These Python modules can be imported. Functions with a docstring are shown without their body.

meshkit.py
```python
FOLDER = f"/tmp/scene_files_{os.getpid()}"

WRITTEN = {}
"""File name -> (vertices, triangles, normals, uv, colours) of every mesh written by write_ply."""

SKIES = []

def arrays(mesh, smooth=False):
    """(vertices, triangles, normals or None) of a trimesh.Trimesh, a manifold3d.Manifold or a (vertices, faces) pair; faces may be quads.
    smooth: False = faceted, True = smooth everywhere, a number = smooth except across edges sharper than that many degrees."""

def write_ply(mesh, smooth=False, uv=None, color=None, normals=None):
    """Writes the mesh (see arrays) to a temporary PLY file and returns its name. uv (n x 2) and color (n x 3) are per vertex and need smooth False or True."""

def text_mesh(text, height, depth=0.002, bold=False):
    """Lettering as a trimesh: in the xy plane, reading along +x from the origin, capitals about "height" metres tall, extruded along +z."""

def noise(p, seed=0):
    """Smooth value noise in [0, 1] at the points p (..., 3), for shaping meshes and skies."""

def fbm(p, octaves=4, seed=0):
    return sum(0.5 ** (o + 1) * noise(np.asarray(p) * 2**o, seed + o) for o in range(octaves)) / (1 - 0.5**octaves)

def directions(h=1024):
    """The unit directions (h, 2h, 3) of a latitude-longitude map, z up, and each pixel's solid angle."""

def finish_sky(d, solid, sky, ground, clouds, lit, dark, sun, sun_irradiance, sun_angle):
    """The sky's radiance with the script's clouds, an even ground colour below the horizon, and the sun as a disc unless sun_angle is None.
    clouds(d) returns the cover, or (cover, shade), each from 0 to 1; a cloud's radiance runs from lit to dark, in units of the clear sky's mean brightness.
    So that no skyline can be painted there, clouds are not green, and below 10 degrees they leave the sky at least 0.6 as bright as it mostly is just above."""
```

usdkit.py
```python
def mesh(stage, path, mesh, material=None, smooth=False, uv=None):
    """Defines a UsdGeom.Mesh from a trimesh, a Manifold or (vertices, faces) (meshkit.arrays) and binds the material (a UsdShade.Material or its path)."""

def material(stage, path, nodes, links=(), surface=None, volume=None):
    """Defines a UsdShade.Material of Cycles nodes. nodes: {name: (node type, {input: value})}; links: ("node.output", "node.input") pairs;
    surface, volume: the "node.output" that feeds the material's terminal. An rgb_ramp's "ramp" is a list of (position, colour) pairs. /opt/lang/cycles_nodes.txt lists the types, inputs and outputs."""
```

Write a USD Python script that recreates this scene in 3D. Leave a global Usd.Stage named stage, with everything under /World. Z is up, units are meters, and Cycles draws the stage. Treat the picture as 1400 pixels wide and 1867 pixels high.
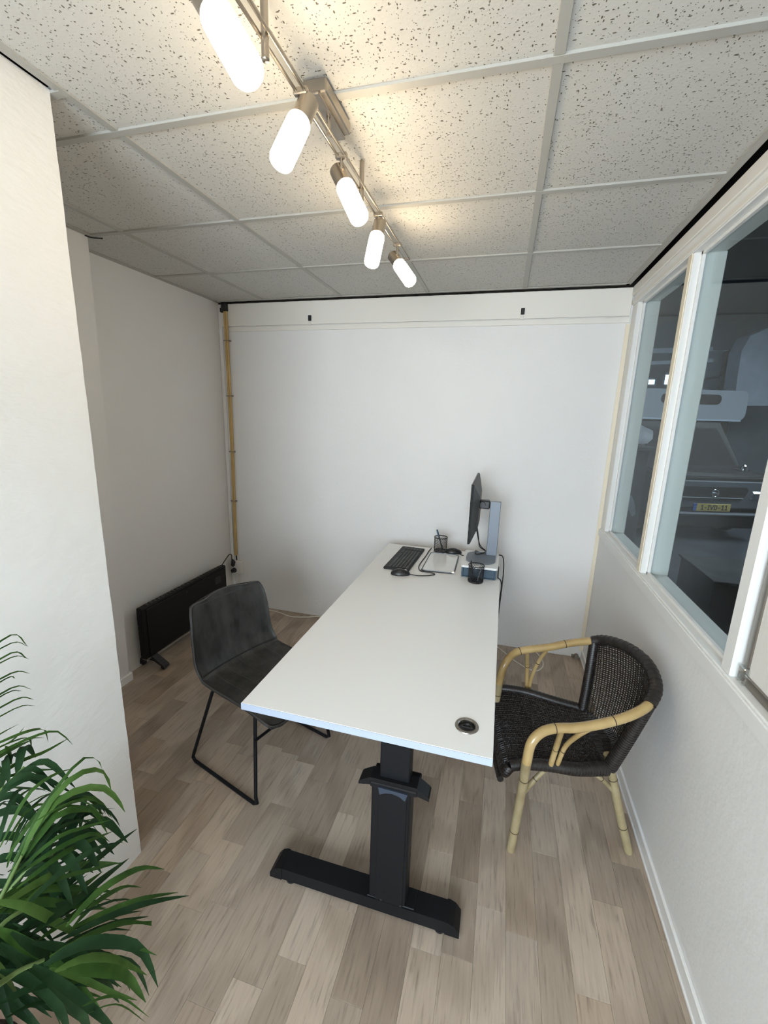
import math, random
import numpy as np
import trimesh
import manifold3d as m3
from shapely.geometry import Polygon
from shapely import affinity
import usdkit, meshkit
from pxr import Usd, UsdGeom, UsdLux, UsdShade, Gf, Sdf

random.seed(7)
rng = np.random.default_rng(7)
stage = Usd.Stage.CreateInMemory()
UsdGeom.SetStageUpAxis(stage, 'Z')
UsdGeom.SetStageMetersPerUnit(stage, 1.0)
UsdGeom.Xform.Define(stage, '/World')
UsdGeom.Scope.Define(stage, '/World/Looks')

# ------------------------------------------------------------------ camera
FPX, YAW, PITCH, ROLL, CZ = 786.44, 0.2629, 0.2241, 0.0295, 1.6405
CAM = np.array([0.0, 0.0, CZ])
EXPOSURE = 0.31


def ray(u, v):
    """Direction in the room of a pixel of the 1400 x 1867 photograph."""
    x, up, fw = (u - 700) / FPX, -(v - 933.5) / FPX, 1.0
    cr, sr = math.cos(ROLL), math.sin(ROLL)
    x, up = cr * x - sr * up, sr * x + cr * up
    cp, sp = math.cos(PITCH), math.sin(PITCH)
    fw, up = cp * fw + sp * up, -sp * fw + cp * up
    cy, sy = math.cos(YAW), math.sin(YAW)
    return np.array([cy * x - sy * fw, sy * x + cy * fw, up])


def at(u, v, **k):
    """Point where the pixel's ray meets the plane x=, y= or z=, or reaches the depth d= along the camera axis."""
    d = ray(u, v)
    (a, val), = k.items()
    if a == 'd':
        return CAM + d * val
    i = 'xyz'.index(a)
    return CAM + d * ((val - CAM[i]) / d[i])


cam = UsdGeom.Camera.Define(stage, '/World/camera')
cam.CreateHorizontalApertureAttr(36.0)
cam.CreateVerticalApertureAttr(36.0 * 1867 / 1400)
cam.CreateFocalLengthAttr(36.0 * FPX / 1400)
cam.CreateClippingRangeAttr(Gf.Vec2f(0.02, 200))
cam.CreateExposureAttr(EXPOSURE)
_r = ray(1700, 933.5) - ray(700, 933.5)
_r /= np.linalg.norm(_r)
_b = -ray(700, 933.5)
_b /= np.linalg.norm(_b)
_u = np.cross(_b, _r)
cam.AddTransformOp().Set(Gf.Matrix4d(*_r, 0, *_u, 0, *_b, 0, *CAM, 1))

# ------------------------------------------------------------------ daylight
DAY = 9.6            # radiance of the window behind the camera
LAMP = 27.0          # radiance of the lamp shades
SHOP = 6.0           # radiance of the fill light added in the workshop
dome = UsdLux.DomeLight.Define(stage, '/World/sky')
dome.CreateColorAttr(Gf.Vec3f(0.42, 0.72, 0.95))
dome.CreateIntensityAttr(1.8)


def rect_light(name, w, h, loc, look, color, intensity):
    l = UsdLux.RectLight.Define(stage, '/World/' + name)
    l.CreateWidthAttr(w)
    l.CreateHeightAttr(h)
    l.CreateColorAttr(Gf.Vec3f(*color))
    l.CreateIntensityAttr(intensity)
    z = -np.array(look, float) / np.linalg.norm(look)
    x = np.cross([0, 0, 1.0] if abs(z[2]) < .9 else [0, 1.0, 0], z)
    x /= np.linalg.norm(x)
    y = np.cross(z, x)
    l.AddTransformOp().Set(Gf.Matrix4d(*x, 0, *y, 0, *z, 0, *loc, 1))


rect_light('daylight_window_light', 1.5, 1.5, (-0.30, -2.05, 1.50), (0, 1, -0.0), (0.965, 0.975, 1.0), DAY)
rect_light('workshop_fill_light', 4.0, 4.0, (5.5, 6.0, 4.50), (0, 0, -1), (0.72, 0.86, 1.0), SHOP)  # unseen fill light, added under the ceiling to brighten the workshop

# ------------------------------------------------------------------ helpers: prims
origin = {'/World': np.zeros(3)}
used = {}


def numbered(parent, name):
    k = used.get((parent, name), 0)
    used[(parent, name)] = k + 1
    return f'{parent}/{name}' + (f'_{k:03d}' if k else '')


def tag(path, label=None, cat=None, group=None, kind=None):
    p = stage.GetPrimAtPath(path)
    for k, v in (('label', label), ('category', cat), ('group', group), ('kind', kind)):
        if v:
            p.SetCustomDataByKey(k, v)
    return path


def thing(name, label, cat, loc=(0, 0, 0), group=None, kind=None):
    path = numbered('/World', name)
    x = UsdGeom.Xform.Define(stage, path)
    x.AddTranslateOp().Set(Gf.Vec3d(*map(float, loc)))
    origin[path] = np.array(loc, float)
    return tag(path, label, cat, group, kind)


def obj(name, mesh, mat, parent='/World', smooth=35, label=None, cat=None, group=None, kind=None):
    """One Mesh prim in world coordinates under parent (a thing, or a part for a sub-part)."""
    path = numbered(parent, name)
    o = origin.get(parent, np.zeros(3))
    origin[path] = o
    v, f, n = meshkit.arrays(mesh, smooth)
    usdkit.mesh(stage, path, trimesh.Trimesh(v - o, f, process=False), M[mat])
    if n is not None:
        g = UsdGeom.Mesh(stage.GetPrimAtPath(path))
        from pxr import Vt
        g.CreateNormalsAttr(Vt.Vec3fArray.FromNumpy(n.astype(np.float32)))
        g.SetNormalsInterpolation('vertex')
    tag(path, label, cat, group, kind)
    return path


def struct(name, mesh, mat, label=None, cat=None, parent='/World', smooth=False):
    return obj(name, mesh, mat, parent, smooth, label, cat, kind='structure' if parent == '/World' else None)


# ------------------------------------------------------------------ helpers: shapes
def box(x0, x1, y0, y1, z0, z1, r=0.0):
    lo, hi = np.minimum([x0, y0, z0], [x1, y1, z1]), np.maximum([x0, y0, z0], [x1, y1, z1])
    if r <= 0:
        b = trimesh.creation.box(hi - lo)
        b.apply_translation((lo + hi) / 2)
        return b
    r = min(r, 0.49 * (hi - lo).min())
    pts = []
    for c in np.ndindex(2, 2, 2):
        p = np.where(np.array(c) == 0, lo, hi)
        s = np.where(np.array(c) == 0, 1, -1)
        for k in range(3):
            q = p + s * r
            q[k] = p[k]
            pts.append(q)
    return trimesh.convex.convex_hull(np.array(pts))


def cat_(*ms):
    return trimesh.util.concatenate([m for g in ms for m in (g if isinstance(g, (list, tuple)) else [g])])


def spline(pts, n=8):
    """Catmull-Rom through the points."""
    p = np.asarray(pts, float)
    p = np.vstack([2 * p[0] - p[1], p, 2 * p[-1] - p[-2]])
    out = []
    for i in range(1, len(p) - 2):
        for t in np.linspace(0, 1, n, endpoint=False):
            a, b, c, d = p[i - 1:i + 3]
            out.append(.5 * (2 * b + (c - a) * t + (2 * a - 5 * b + 4 * c - d) * t * t + (3 * b - a - 3 * c + d) * t ** 3))
    out.append(p[-2])
    return np.array(out)


def frames(p, closed=False):
    t = np.gradient(p, axis=0)
    if closed:
        t = np.roll(p, -1, 0) - np.roll(p, 1, 0)
    t /= np.linalg.norm(t, axis=1, keepdims=True) + 1e-12
    a = np.cross(t[0], [0, 0, 1.0] if abs(t[0][2]) < .9 else [1.0, 0, 0])
    A = []
    for k in range(len(p)):
        a = a - t[k] * (a @ t[k])
        a /= np.linalg.norm(a) + 1e-12
        A.append(a.copy())
    A = np.array(A)
    return t, A, np.cross(t, A)


def tube(pts, r, sides=10, closed=False):
    p = np.asarray(pts, float)
    r = np.broadcast_to(np.asarray(r, float), (len(p),))
    t, A, B = frames(p, closed)
    ang = np.arange(sides) * 2 * np.pi / sides
    v = p[:, None] + r[:, None, None] * (np.cos(ang)[None, :, None] * A[:, None] + np.sin(ang)[None, :, None] * B[:, None])
    v = v.reshape(-1, 3)
    n = len(p)
    f = []
    for i in range(n if closed else n - 1):
        i2 = (i + 1) % n
        for j in range(sides):
            j2 = (j + 1) % sides
            f += [[i * sides + j, i2 * sides + j2, i2 * sides + j], [i * sides + j, i * sides + j2, i2 * sides + j2]]
    if not closed:
        v = np.vstack([v, p[0], p[-1]])
        for j in range(sides):
            j2 = (j + 1) % sides
            f += [[j, n * sides, j2], [(n - 1) * sides + j, (n - 1) * sides + j2, n * sides + 1]]
    m = trimesh.Trimesh(v, f, process=False)
    if m.volume < 0:
        m.invert()
    return m


def rod(a, b, r, sides=14):
    return tube([a, b], r, sides)


def lathe(profile, sides=32, loc=(0, 0, 0), axis=(0, 0, 1)):
    m = trimesh.creation.revolve(np.asarray(profile, float), sections=sides)
    m.apply_transform(trimesh.geometry.align_vectors([0, 0, 1], axis))
    m.apply_translation(loc)
    if m.volume < 0:
        m.invert()
    return m


def grid_surface(P, thickness=0.0, closed_u=False):
    """P (n, m, 3) as a sheet, given thickness along its normals."""
    n, m = P.shape[:2]
    du, dv = np.gradient(P, axis=0), np.gradient(P, axis=1)
    N = np.cross(du, dv)
    N /= np.linalg.norm(N, axis=2, keepdims=True) + 1e-12
    idx = np.arange(n * m).reshape(n, m)
    q = np.stack([idx[:-1, :-1], idx[1:, :-1], idx[1:, 1:], idx[:-1, 1:]], -1).reshape(-1, 4)
    f = np.vstack([q[:, [0, 1, 2]], q[:, [0, 2, 3]]])
    if thickness == 0:
        return trimesh.Trimesh(P.reshape(-1, 3), f, process=False)
    a = P.reshape(-1, 3)
    b = (P - N * thickness).reshape(-1, 3)
    k = n * m
    faces = [f, f[:, ::-1] + k]
    rim = np.concatenate([idx[0, :], idx[1:, -1], idx[-1, -2::-1], idx[-2:0:-1, 0]])
    r2 = np.roll(rim, -1)
    faces += [np.stack([rim, rim + k, r2], 1), np.stack([r2, rim + k, r2 + k], 1)]
    ms = trimesh.Trimesh(np.vstack([a, b]), np.vstack(faces), process=False)
    if ms.volume < 0:
        ms.invert()
    return ms


def prism(poly, h, origin_, ex, ey):
    """Outline (2D) extruded by h along ex x ey from origin."""
    g = Polygon(poly) if not isinstance(poly, Polygon) else poly
    m = trimesh.creation.extrude_polygon(g, h, engine='earcut')
    ex, ey = np.array(ex, float), np.array(ey, float)
    T = np.eye(4)
    T[:3, 0], T[:3, 1], T[:3, 2], T[:3, 3] = ex, ey, np.cross(ex, ey), origin_
    m.apply_transform(T)
    if m.volume < 0:
        m.invert()
    return m


def rrect(w, h, r, n=6):
    return Polygon([(-w / 2 + r, -h / 2 + r), (w / 2 - r, -h / 2 + r), (w / 2 - r, h / 2 - r), (-w / 2 + r, h / 2 - r)]).buffer(r, quad_segs=n)


def sub(a, b):
    """Boolean a - b of trimeshes."""
    f = lambda m: m3.Manifold(m3.Mesh(np.asarray(m.vertices, np.float32), np.asarray(m.faces, np.uint32)))
    r = (f(a) - f(b)).to_mesh()
    return trimesh.Trimesh(r.vert_properties[:, :3], r.tri_verts, process=False)


def ellipsoid(c, r, sub_=3):
    s = trimesh.creation.icosphere(sub_, 1.0)
    s.apply_scale(r)
    s.apply_translation(c)
    return s


# ------------------------------------------------------------------ materials
M = {}


def srgb(r, g, b):
    return tuple((c / 255 / 12.92 if c / 255 <= .04045 else ((c / 255 + .055) / 1.055) ** 2.4) for c in (r, g, b))


def plain(name, color, rough=.5, metal=0.0, spec=.5, coat=0.0, bump=0.0, bscale=40, bdetail=4, vary=0.0, vscale=6, squash=None):
    """Principled material; optional noise bump (bump in metres) and tone variation."""
    nodes = {'p': ('principled_bsdf', {'base_color': color, 'roughness': rough, 'metallic': metal, 'specular_ior_level': spec, 'coat_weight': coat})}
    links = []
    if bump or vary:
        nodes['g'] = ('texture_coordinate', {})
        src = 'g.object'
        if squash:
            nodes['mp'] = ('mapping', {'scale': squash})
            links.append(('g.object', 'mp.vector'))
            src = 'mp.vector'
    if bump:
        nodes['n'] = ('noise_texture', {'scale': bscale, 'detail': bdetail, 'roughness': .55})
        nodes['b'] = ('bump', {'distance': bump, 'strength': 1.0})
        links += [(src, 'n.vector'), ('n.fac', 'b.height'), ('b.normal', 'p.normal')]
    if vary:
        c = np.array(color)
        nodes['n2'] = ('noise_texture', {'scale': vscale, 'detail': 5, 'roughness': .6})
        nodes['r'] = ('rgb_ramp', {'ramp': [(.3, tuple(c * (1 - vary))), (.7, tuple(np.minimum(c * (1 + vary), .98)))]})
        links += [(src, 'n2.vector'), ('n2.fac', 'r.fac'), ('r.color', 'p.base_color')]
    M[name] = usdkit.material(stage, '/World/Looks/' + name, nodes, links, surface='p.BSDF')


plain('white_wall', (.765, .75, .73), .6, bump=.0012, bscale=55, vary=.015, vscale=3)
plain('rough_wall', (.78, .765, .735), .65, bump=.0022, bscale=26, bdetail=6, vary=.015, vscale=3, squash=(1, .6, 1.5))
plain('grey_wall', (.76, .75, .73), .6, bump=.001, bscale=40, vary=.02, vscale=3)
plain('fascia_paint', (.76, .73, .67), .5, bump=.0006, bscale=30)
plain('cream_paint', (.76, .68, .53), .5, bump=.0005, bscale=30)
plain('frame_paint', (.78, .775, .75), .4, bump=.0001, bscale=20)
plain('skirting_paint', (.80, .79, .77), .45, bump=.0005, bscale=35)
plain('void_black', (.02, .018, .016), .95, spec=.1)  # near-black; carries the darkness of the ceiling void in its colour
plain('grid_white', (.40, .39, .355), .45, spec=.4)
plain('desk_white', (.80, .79, .77), .34, bump=.00006, bscale=300)
plain('desk_edge_daylit', (.43, .49, .61), .4)  # same white board as the top, with cool daylight put into the colour
plain('blue_grey', (.030, .042, .065), .35)
plain('black_metal', (.006, .0068, .0085), .48, spec=.22, bump=.0001, bscale=400)
plain('black_plastic', (.014, .014, .015), .38)
plain('black_matt', (.010, .010, .011), .6)
plain('cap_black', (.007, .007, .008), .5, spec=.22)
plain('grey_key', (.035, .036, .038), .5)
plain('steel', (.40, .36, .31), .30, metal=1.0, bump=.00005, bscale=500, squash=(1, 1, .05))
plain('dark_steel', (.30, .28, .25), .3, metal=1.0)
plain('silver', (.20, .225, .26), .45, metal=.3)
plain('screen_back', (.022, .023, .024), .5)
plain('screen_black', (.006, .006, .007), .2)
plain('slate_blue', (.035, .068, .10), .5)
plain('clear_plastic', (.80, .80, .78), .15, coat=.5)
plain('riser_white', (.78, .78, .77), .3)
plain('leather', (.030, .029, .027), .52, bump=.0022, bscale=38, bdetail=7, vary=.65, vscale=16, squash=(1, 1, .45))
plain('leather_seam', (.050, .048, .044), .6)
plain('heater_black', (.0035, .0035, .0038), .5, spec=.3)
plain('heater_edge', (.012, .012, .012), .5)
plain('pvc_cream', (.50, .34, .13), .45, vary=.12, vscale=8)
plain('socket_white', (.74, .71, .66), .4)
plain('cable_white', (.72, .68, .60), .5)
plain('cable_black', (.010, .010, .011), .5)
plain('rattan_dark', (.014, .011, .010), .42, vary=.5, vscale=60, bump=.0006, bscale=160)
plain('rattan_strand', (.016, .0125, .011), .38, vary=.5, vscale=80)
plain('bamboo_node', (.05, .03, .012), .6)
plain('pot_clay', (.40, .26, .19), .7, vary=.1)
plain('soil', (.03, .02, .014), .95, bump=.01, bscale=50)
plain('plant_stem', (.10, .16, .04), .5, vary=.3)
plain('pipe_grey', (.20, .17, .14), .6)
# workshop
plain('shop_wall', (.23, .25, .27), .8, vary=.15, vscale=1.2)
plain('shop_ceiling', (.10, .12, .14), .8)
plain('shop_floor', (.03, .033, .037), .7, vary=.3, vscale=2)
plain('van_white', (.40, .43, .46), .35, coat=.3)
plain('van_dark', (.022, .020, .019), .55, spec=.2)
plain('van_grey', (.075, .085, .095), .6)
plain('tinted_brown', (.06, .042, .032), .6, spec=.2)
plain('tinted_glass', (.02, .017, .015), .7, spec=.1)
plain('plate_yellow', (.46, .36, .09), .6)
plain('plate_blue', (.02, .08, .32), .5)
plain('plate_text', (.03, .025, .015), .6)
plain('chrome', (.75, .77, .78), .12, metal=1.0)
plain('timber_grey', (.14, .12, .10), .8, vary=.3, vscale=12)
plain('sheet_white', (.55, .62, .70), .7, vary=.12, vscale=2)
plain('paper_white', (.75, .75, .77), .8, vary=.08, vscale=8)
plain('bench_dark', (.035, .033, .032), .75, vary=.4, vscale=5)


def mat(name, nodes, links, surface):
    M[name] = usdkit.material(stage, '/World/Looks/' + name, nodes, links, surface=surface)


# glowing shade, warm
mat('lamp_glow', {'e': ('emission', {'color': (1.0, .80, .54), 'strength': LAMP})}, [], 'e.emission')
# window pane: clear with a grazing reflection, a little grey-green
mat('pane_glass', {'t': ('transparent_bsdf', {'color': (.90, .935, .935)}), 'g': ('glossy_bsdf', {'color': (.9, .95, 1.0), 'roughness': .0}),
                   'f': ('layer_weight', {'blend': .5}), 'w': ('math', {'math_type': 'power', 'value2': 5.0}), 'q': ('math', {'math_type': 'multiply_add', 'value2': .26, 'value3': .022}), 'x': ('mix_closure', {})},
    [('f.facing', 'w.value1'), ('w.value', 'q.value1'), ('q.value', 'x.fac'), ('t.BSDF', 'x.closure1'), ('g.BSDF', 'x.closure2')], 'x.closure')
mat('clear_clip', {'t': ('transparent_bsdf', {'color': (.9, .92, .92)}), 'g': ('glossy_bsdf', {'roughness': .1}), 'x': ('mix_closure', {'fac': .35})},
    [('t.BSDF', 'x.closure1'), ('g.BSDF', 'x.closure2')], 'x.closure')
# bamboo poles
mat('bamboo', {'g': ('texture_coordinate', {}), 'n': ('noise_texture', {'scale': 9, 'detail': 4}),
               'r': ('rgb_ramp', {'ramp': [(.3, (.31, .205, .080)), (.55, (.42, .295, .125)), (.75, (.48, .355, .175))]}),
               'p': ('principled_bsdf', {'roughness': .28, 'coat_weight': .4, 'coat_roughness': .15})},
    [('g.object', 'n.vector'), ('n.fac', 'r.fac'), ('r.color', 'p.base_color')], 'p.BSDF')
mat('bamboo_shaded', {'g': ('texture_coordinate', {}), 'n': ('noise_texture', {'scale': 12, 'detail': 4}),  # shaded copy for the legs; their dimmer light is in the colour
                    'r': ('rgb_ramp', {'ramp': [(.3, (.24, .19, .10)), (.55, (.34, .275, .155)), (.75, (.39, .325, .20))]}),
                    'p': ('principled_bsdf', {'roughness': .4})},
    [('g.object', 'n.vector'), ('n.fac', 'r.fac'), ('r.color', 'p.base_color')], 'p.BSDF')


# leaves, several tones
def leaf(name, a, b):
    mat(name, {'g': ('texture_coordinate', {}), 'n': ('noise_texture', {'scale': 22, 'detail': 4}), 'r': ('rgb_ramp', {'ramp': [(.3, a), (.7, b)]}),
               'p': ('principled_bsdf', {'roughness': .5, 'specular_ior_level': .12}), 't': ('translucent_bsdf', {'color': tuple(np.array(b) * 1.3)}), 'x': ('mix_closure', {'fac': .22})},
        [('g.object', 'n.vector'), ('n.fac', 'r.fac'), ('r.color', 'p.base_color'), ('p.BSDF', 'x.closure1'), ('t.BSDF', 'x.closure2')], 'x.closure')


leaf('leaf_mid', (.018, .050, .010), (.050, .110, .022))
leaf('leaf_light', (.040, .090, .018), (.085, .155, .036))
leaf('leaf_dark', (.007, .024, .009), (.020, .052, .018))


# acoustic ceiling tile: pale board with pinholes and short fissures
def ceiling_tile_material(name, seed):
    nodes = {'g': ('geometry', {}), 'p': ('principled_bsdf', {'roughness': .9, 'specular_ior_level': .2})}
    links = []
    prev = None
    for i, (sx, sy, sc, th, rot) in enumerate(((1, 1, 78, .16, .3), (1.0, .45, 74, .135, .6), (.42, 1.0, 70, .135, -.4), (1, 1, 125, .15, .9))):
        nodes[f'm{i}'] = ('mapping', {'scale': (sx, sy, 0.0), 'rotation': (0, 0, rot), 'location': (seed * .37 + i, seed * .71 - i, 0)})
        nodes[f'v{i}'] = ('voronoi_texture', {'scale': sc, 'randomness': 1.0})
        nodes[f'k{i}'] = ('noise_texture', {'scale': 16.0 + 5 * i, 'detail': 2})
        nodes[f'q{i}'] = ('map_range', {'from_min': .26, 'from_max': .44, 'to_min': .02, 'to_max': th, 'clamp': True})
        nodes[f's{i}'] = ('math', {'math_type': 'subtract'})
        nodes[f'a{i}'] = ('map_range', {'from_min': 0.0, 'from_max': .05, 'to_min': 0.0, 'to_max': 1.0, 'clamp': True})
        links += [('g.position', f'm{i}.vector'), (f'm{i}.vector', f'v{i}.vector'), ('g.position', f'k{i}.vector'), (f'k{i}.fac', f'q{i}.value'),
                  (f'q{i}.result', f's{i}.value1'), (f'v{i}.distance', f's{i}.value2'), (f's{i}.value', f'a{i}.value')]
        if prev:
            nodes[f'x{i}'] = ('math', {'math_type': 'maximum'})
            links += [(prev, f'x{i}.value1'), (f'a{i}.result', f'x{i}.value2')]
            prev = f'x{i}.value'
        else:
            prev = f'a{i}.result'
    nodes['fine'] = ('noise_texture', {'scale': 130, 'detail': 4})
    nodes['hole'] = ('math', {'math_type': 'multiply', 'value2': -1.0})
    nodes['h2'] = ('math', {'math_type': 'multiply_add', 'value2': .22})
    nodes['c'] = ('mix_color', {'a': (.58, .565, .525), 'b': (.15, .125, .095)})
    nodes['b'] = ('bump', {'distance': .004, 'strength': .8})
    links += [(prev, 'c.fac'), ('c.result', 'p.base_color'), ('g.position', 'fine.vector'), (prev, 'hole.value1'), ('fine.fac', 'h2.value1'), ('hole.value', 'h2.value3'),
              ('h2.value', 'b.height'), ('b.normal', 'p.normal')]
    mat(name, nodes, links, 'p.BSDF')


for k in range(3):
    ceiling_tile_material(f'acoustic_tile_{"abc"[k]}', 3.1 * k + .7)


# floor planks: washed oak, eight tones, grain along y
def plank_material(name, c, seed):
    c = np.array(c)
    nodes = {'g': ('geometry', {}),
             'm': ('mapping', {'scale': (1.0, .075, 1.0), 'location': (seed * 1.7, seed * .9, 0)}),
             'n': ('noise_texture', {'scale': 105, 'detail': 8, 'roughness': .62, 'distortion': .35}),
             'm2': ('mapping', {'scale': (1.0, .16, 1.0), 'location': (seed * 3.1, seed * 2.3, 0)}),
             'w': ('wave_texture', {'wave_type': 'rings', 'scale': 4.5, 'distortion': 6.0, 'detail': 3, 'detail_scale': 1.2}),
             'n3': ('noise_texture', {'scale': 5, 'detail': 2}),
             'r': ('rgb_ramp', {'ramp': [(.28, tuple(c * .60)), (.45, tuple(c * .98)), (.72, tuple(np.minimum(c * 1.12, .95)))]}),
             'r2': ('rgb_ramp', {'ramp': [(0, (.83, .82, .81)), (.4, (1.0, 1.0, 1.0)), (1, (1.0, 1.0, 1.0))]}),
             'r3': ('rgb_ramp', {'ramp': [(.3, (.93, .93, .94)), (.7, (1.04, 1.03, 1.02))]}),
             'x': ('mix', {'mix_type': 'multiply', 'fac': 1.0}), 'x2': ('mix', {'mix_type': 'multiply', 'fac': 1.0}),
             'b': ('bump', {'distance': .0006, 'strength': .35}),
             'p': ('principled_bsdf', {'roughness': .42, 'specular_ior_level': .4})}
    links = [('g.position', 'm.vector'), ('m.vector', 'n.vector'), ('n.fac', 'r.fac'), ('g.position', 'm2.vector'), ('m2.vector', 'w.vector'), ('w.fac', 'r2.fac'),
             ('m2.vector', 'n3.vector'), ('n3.fac', 'r3.fac'), ('r.color', 'x.color1'), ('r2.color', 'x.color2'), ('x.color', 'x2.color1'), ('r3.color', 'x2.color2'),
             ('x2.color', 'p.base_color'), ('n.fac', 'b.height'), ('b.normal', 'p.normal')]
    mat(name, nodes, links, 'p.BSDF')


TONES = [(1.0, 1.0), (1.12, 1.0), (.86, 1.0), (.95, 1.03), (1.06, .98), (.77, 1.03), (1.20, .98), (.92, 1.0)]
for k, (s, w) in enumerate(TONES):
    plank_material(f'oak_{"abcdefgh"[k]}', (.415 * s * w, .333 * s, .260 * s / w), 2.3 * k + 1)

# ------------------------------------------------------------------ room dimensions
XR, YB, HC = 0.664, 3.028, 2.4134       # right wall, back wall, ceiling
XL, XC, YC = -2.145, -1.186, 1.026      # alcove's left wall, near left wall, its end
YF = -2.0                               # wall behind the camera

# floor of separate planks, 97.5 mm wide, laid along the room
fl = thing('floor', 'washed grey-brown oak plank floor of the small office', 'floor', (0, 0, 0), kind='structure')
obj('underlay', box(XL - .1, XR + .1, YF, YB + .1, -.06, -.004), 'void_black', fl, False)
JOINTS = {9: [1.05, 1.82], 10: [1.34, 1.82, .62], 11: [1.504, .95, 2.0], 12: [1.273, .75, 1.75], 13: [1.9, 1.15], 8: [.88, 1.46], 0: [.885, 1.4], 1: [.62, 1.06, 1.56], 2: [.84, 1.3], 3: [.80, 1.19]}
W = .0975
x0s = .632 - W * 12
k = -18
pl = 0
while x0s + k * W < XR:
    a, b = x0s + k * W, x0s + (k + 1) * W
    kk = k
    ys = list(JOINTS.get(kk, []))
    y = YF - rng.uniform(0, .5)
    js = sorted(ys)
    lo, hi = (js[0], js[-1]) if js else (None, None)
    seq = []
    if js:
        seq = js[:]
        while seq[0] > YF:
            seq.insert(0, seq[0] - rng.choice([.24, .33, .40, .50]))
        while seq[-1] < YB:
            seq.append(seq[-1] + rng.choice([.24, .33, .40, .50]))
    else:
        seq = [YF - rng.uniform(0, .4)]
        while seq[-1] < YB:
            seq.append(seq[-1] + rng.choice([.24, .33, .40, .47, .56]))
    last = -1
    for y0, y1 in zip(seq[:-1], seq[1:]):
        y0c, y1c = max(y0, YF), min(y1, YB)
        if y1c - y0c < .02:
            continue
        xa, xb = max(a, XL), min(b, XR)
        if xb - xa < .004 or (xb < XC - .01 and y1c < YC):
            continue
        t = int(rng.integers(0, 8))
        if t == last:
            t = (t + 3) % 8
        last = t
        m = box(xa + .0002, xb - .0002, y0c + .0002, y1c - .0002, -.006, rng.uniform(-.0003, 0), .0005)
        obj('plank', m, f'oak_{"abcdefgh"[t]}', fl, False)
        pl += 1
    k += 1

# walls
wb = thing('wall_back', 'white painted back wall behind the desk and monitor', 'wall', (0, YB, 0), kind='structure')
obj('face', box(XL - .2, XR + .02, YB, YB + .12, -.05, 2.40), 'white_wall', wb, False)
obj('void_shade_block', box(XL - .2, XR + .02, YB, YB + .12, 2.40, 2.75), 'void_black', wb, False)  # black block put above the ceiling to keep the gap dark
lw = thing('wall_left', 'near white rough-plastered wall block beside the palm', 'wall', (XC, YC, 0), kind='structure')
# its visible faces with hand-plastered unevenness
ny, nz = 110, 190
Y, Z = np.meshgrid(np.linspace(YC, -.2, ny), np.linspace(-.02, HC + .004, nz), indexing='ij')
P = np.stack([np.full_like(Y, XC), Y, Z], -1)
P[..., 0] += .0016 * (meshkit.fbm(P * [1, 7, 5], 4, 3) - .5) - .000
edge = np.exp(-((YC - Y) / .012) ** 2)
P[..., 1] -= edge * .0025 * meshkit.fbm(np.stack([Z * 26, Z * 0, Z * 0], -1), 3, 9)
obj('plaster_face', grid_surface(P[:, ::-1]), 'rough_wall', lw, True)
obj('masonry', box(XL - .2, XC - .006, YF - .1, YC - .004, -.05, HC + .003), 'rough_wall', lw, False)
obj('masonry', box(XC - .01, XC, YF - .1, -.19, -.05, HC + .003), 'rough_wall', lw, False)
obj('void_shade_block', box(XL - .2, XC - .03, YF - .1, YC, HC + .003, 2.75), 'void_black', lw, False)  # shade over the ceiling gap, painted as this black block
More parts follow.
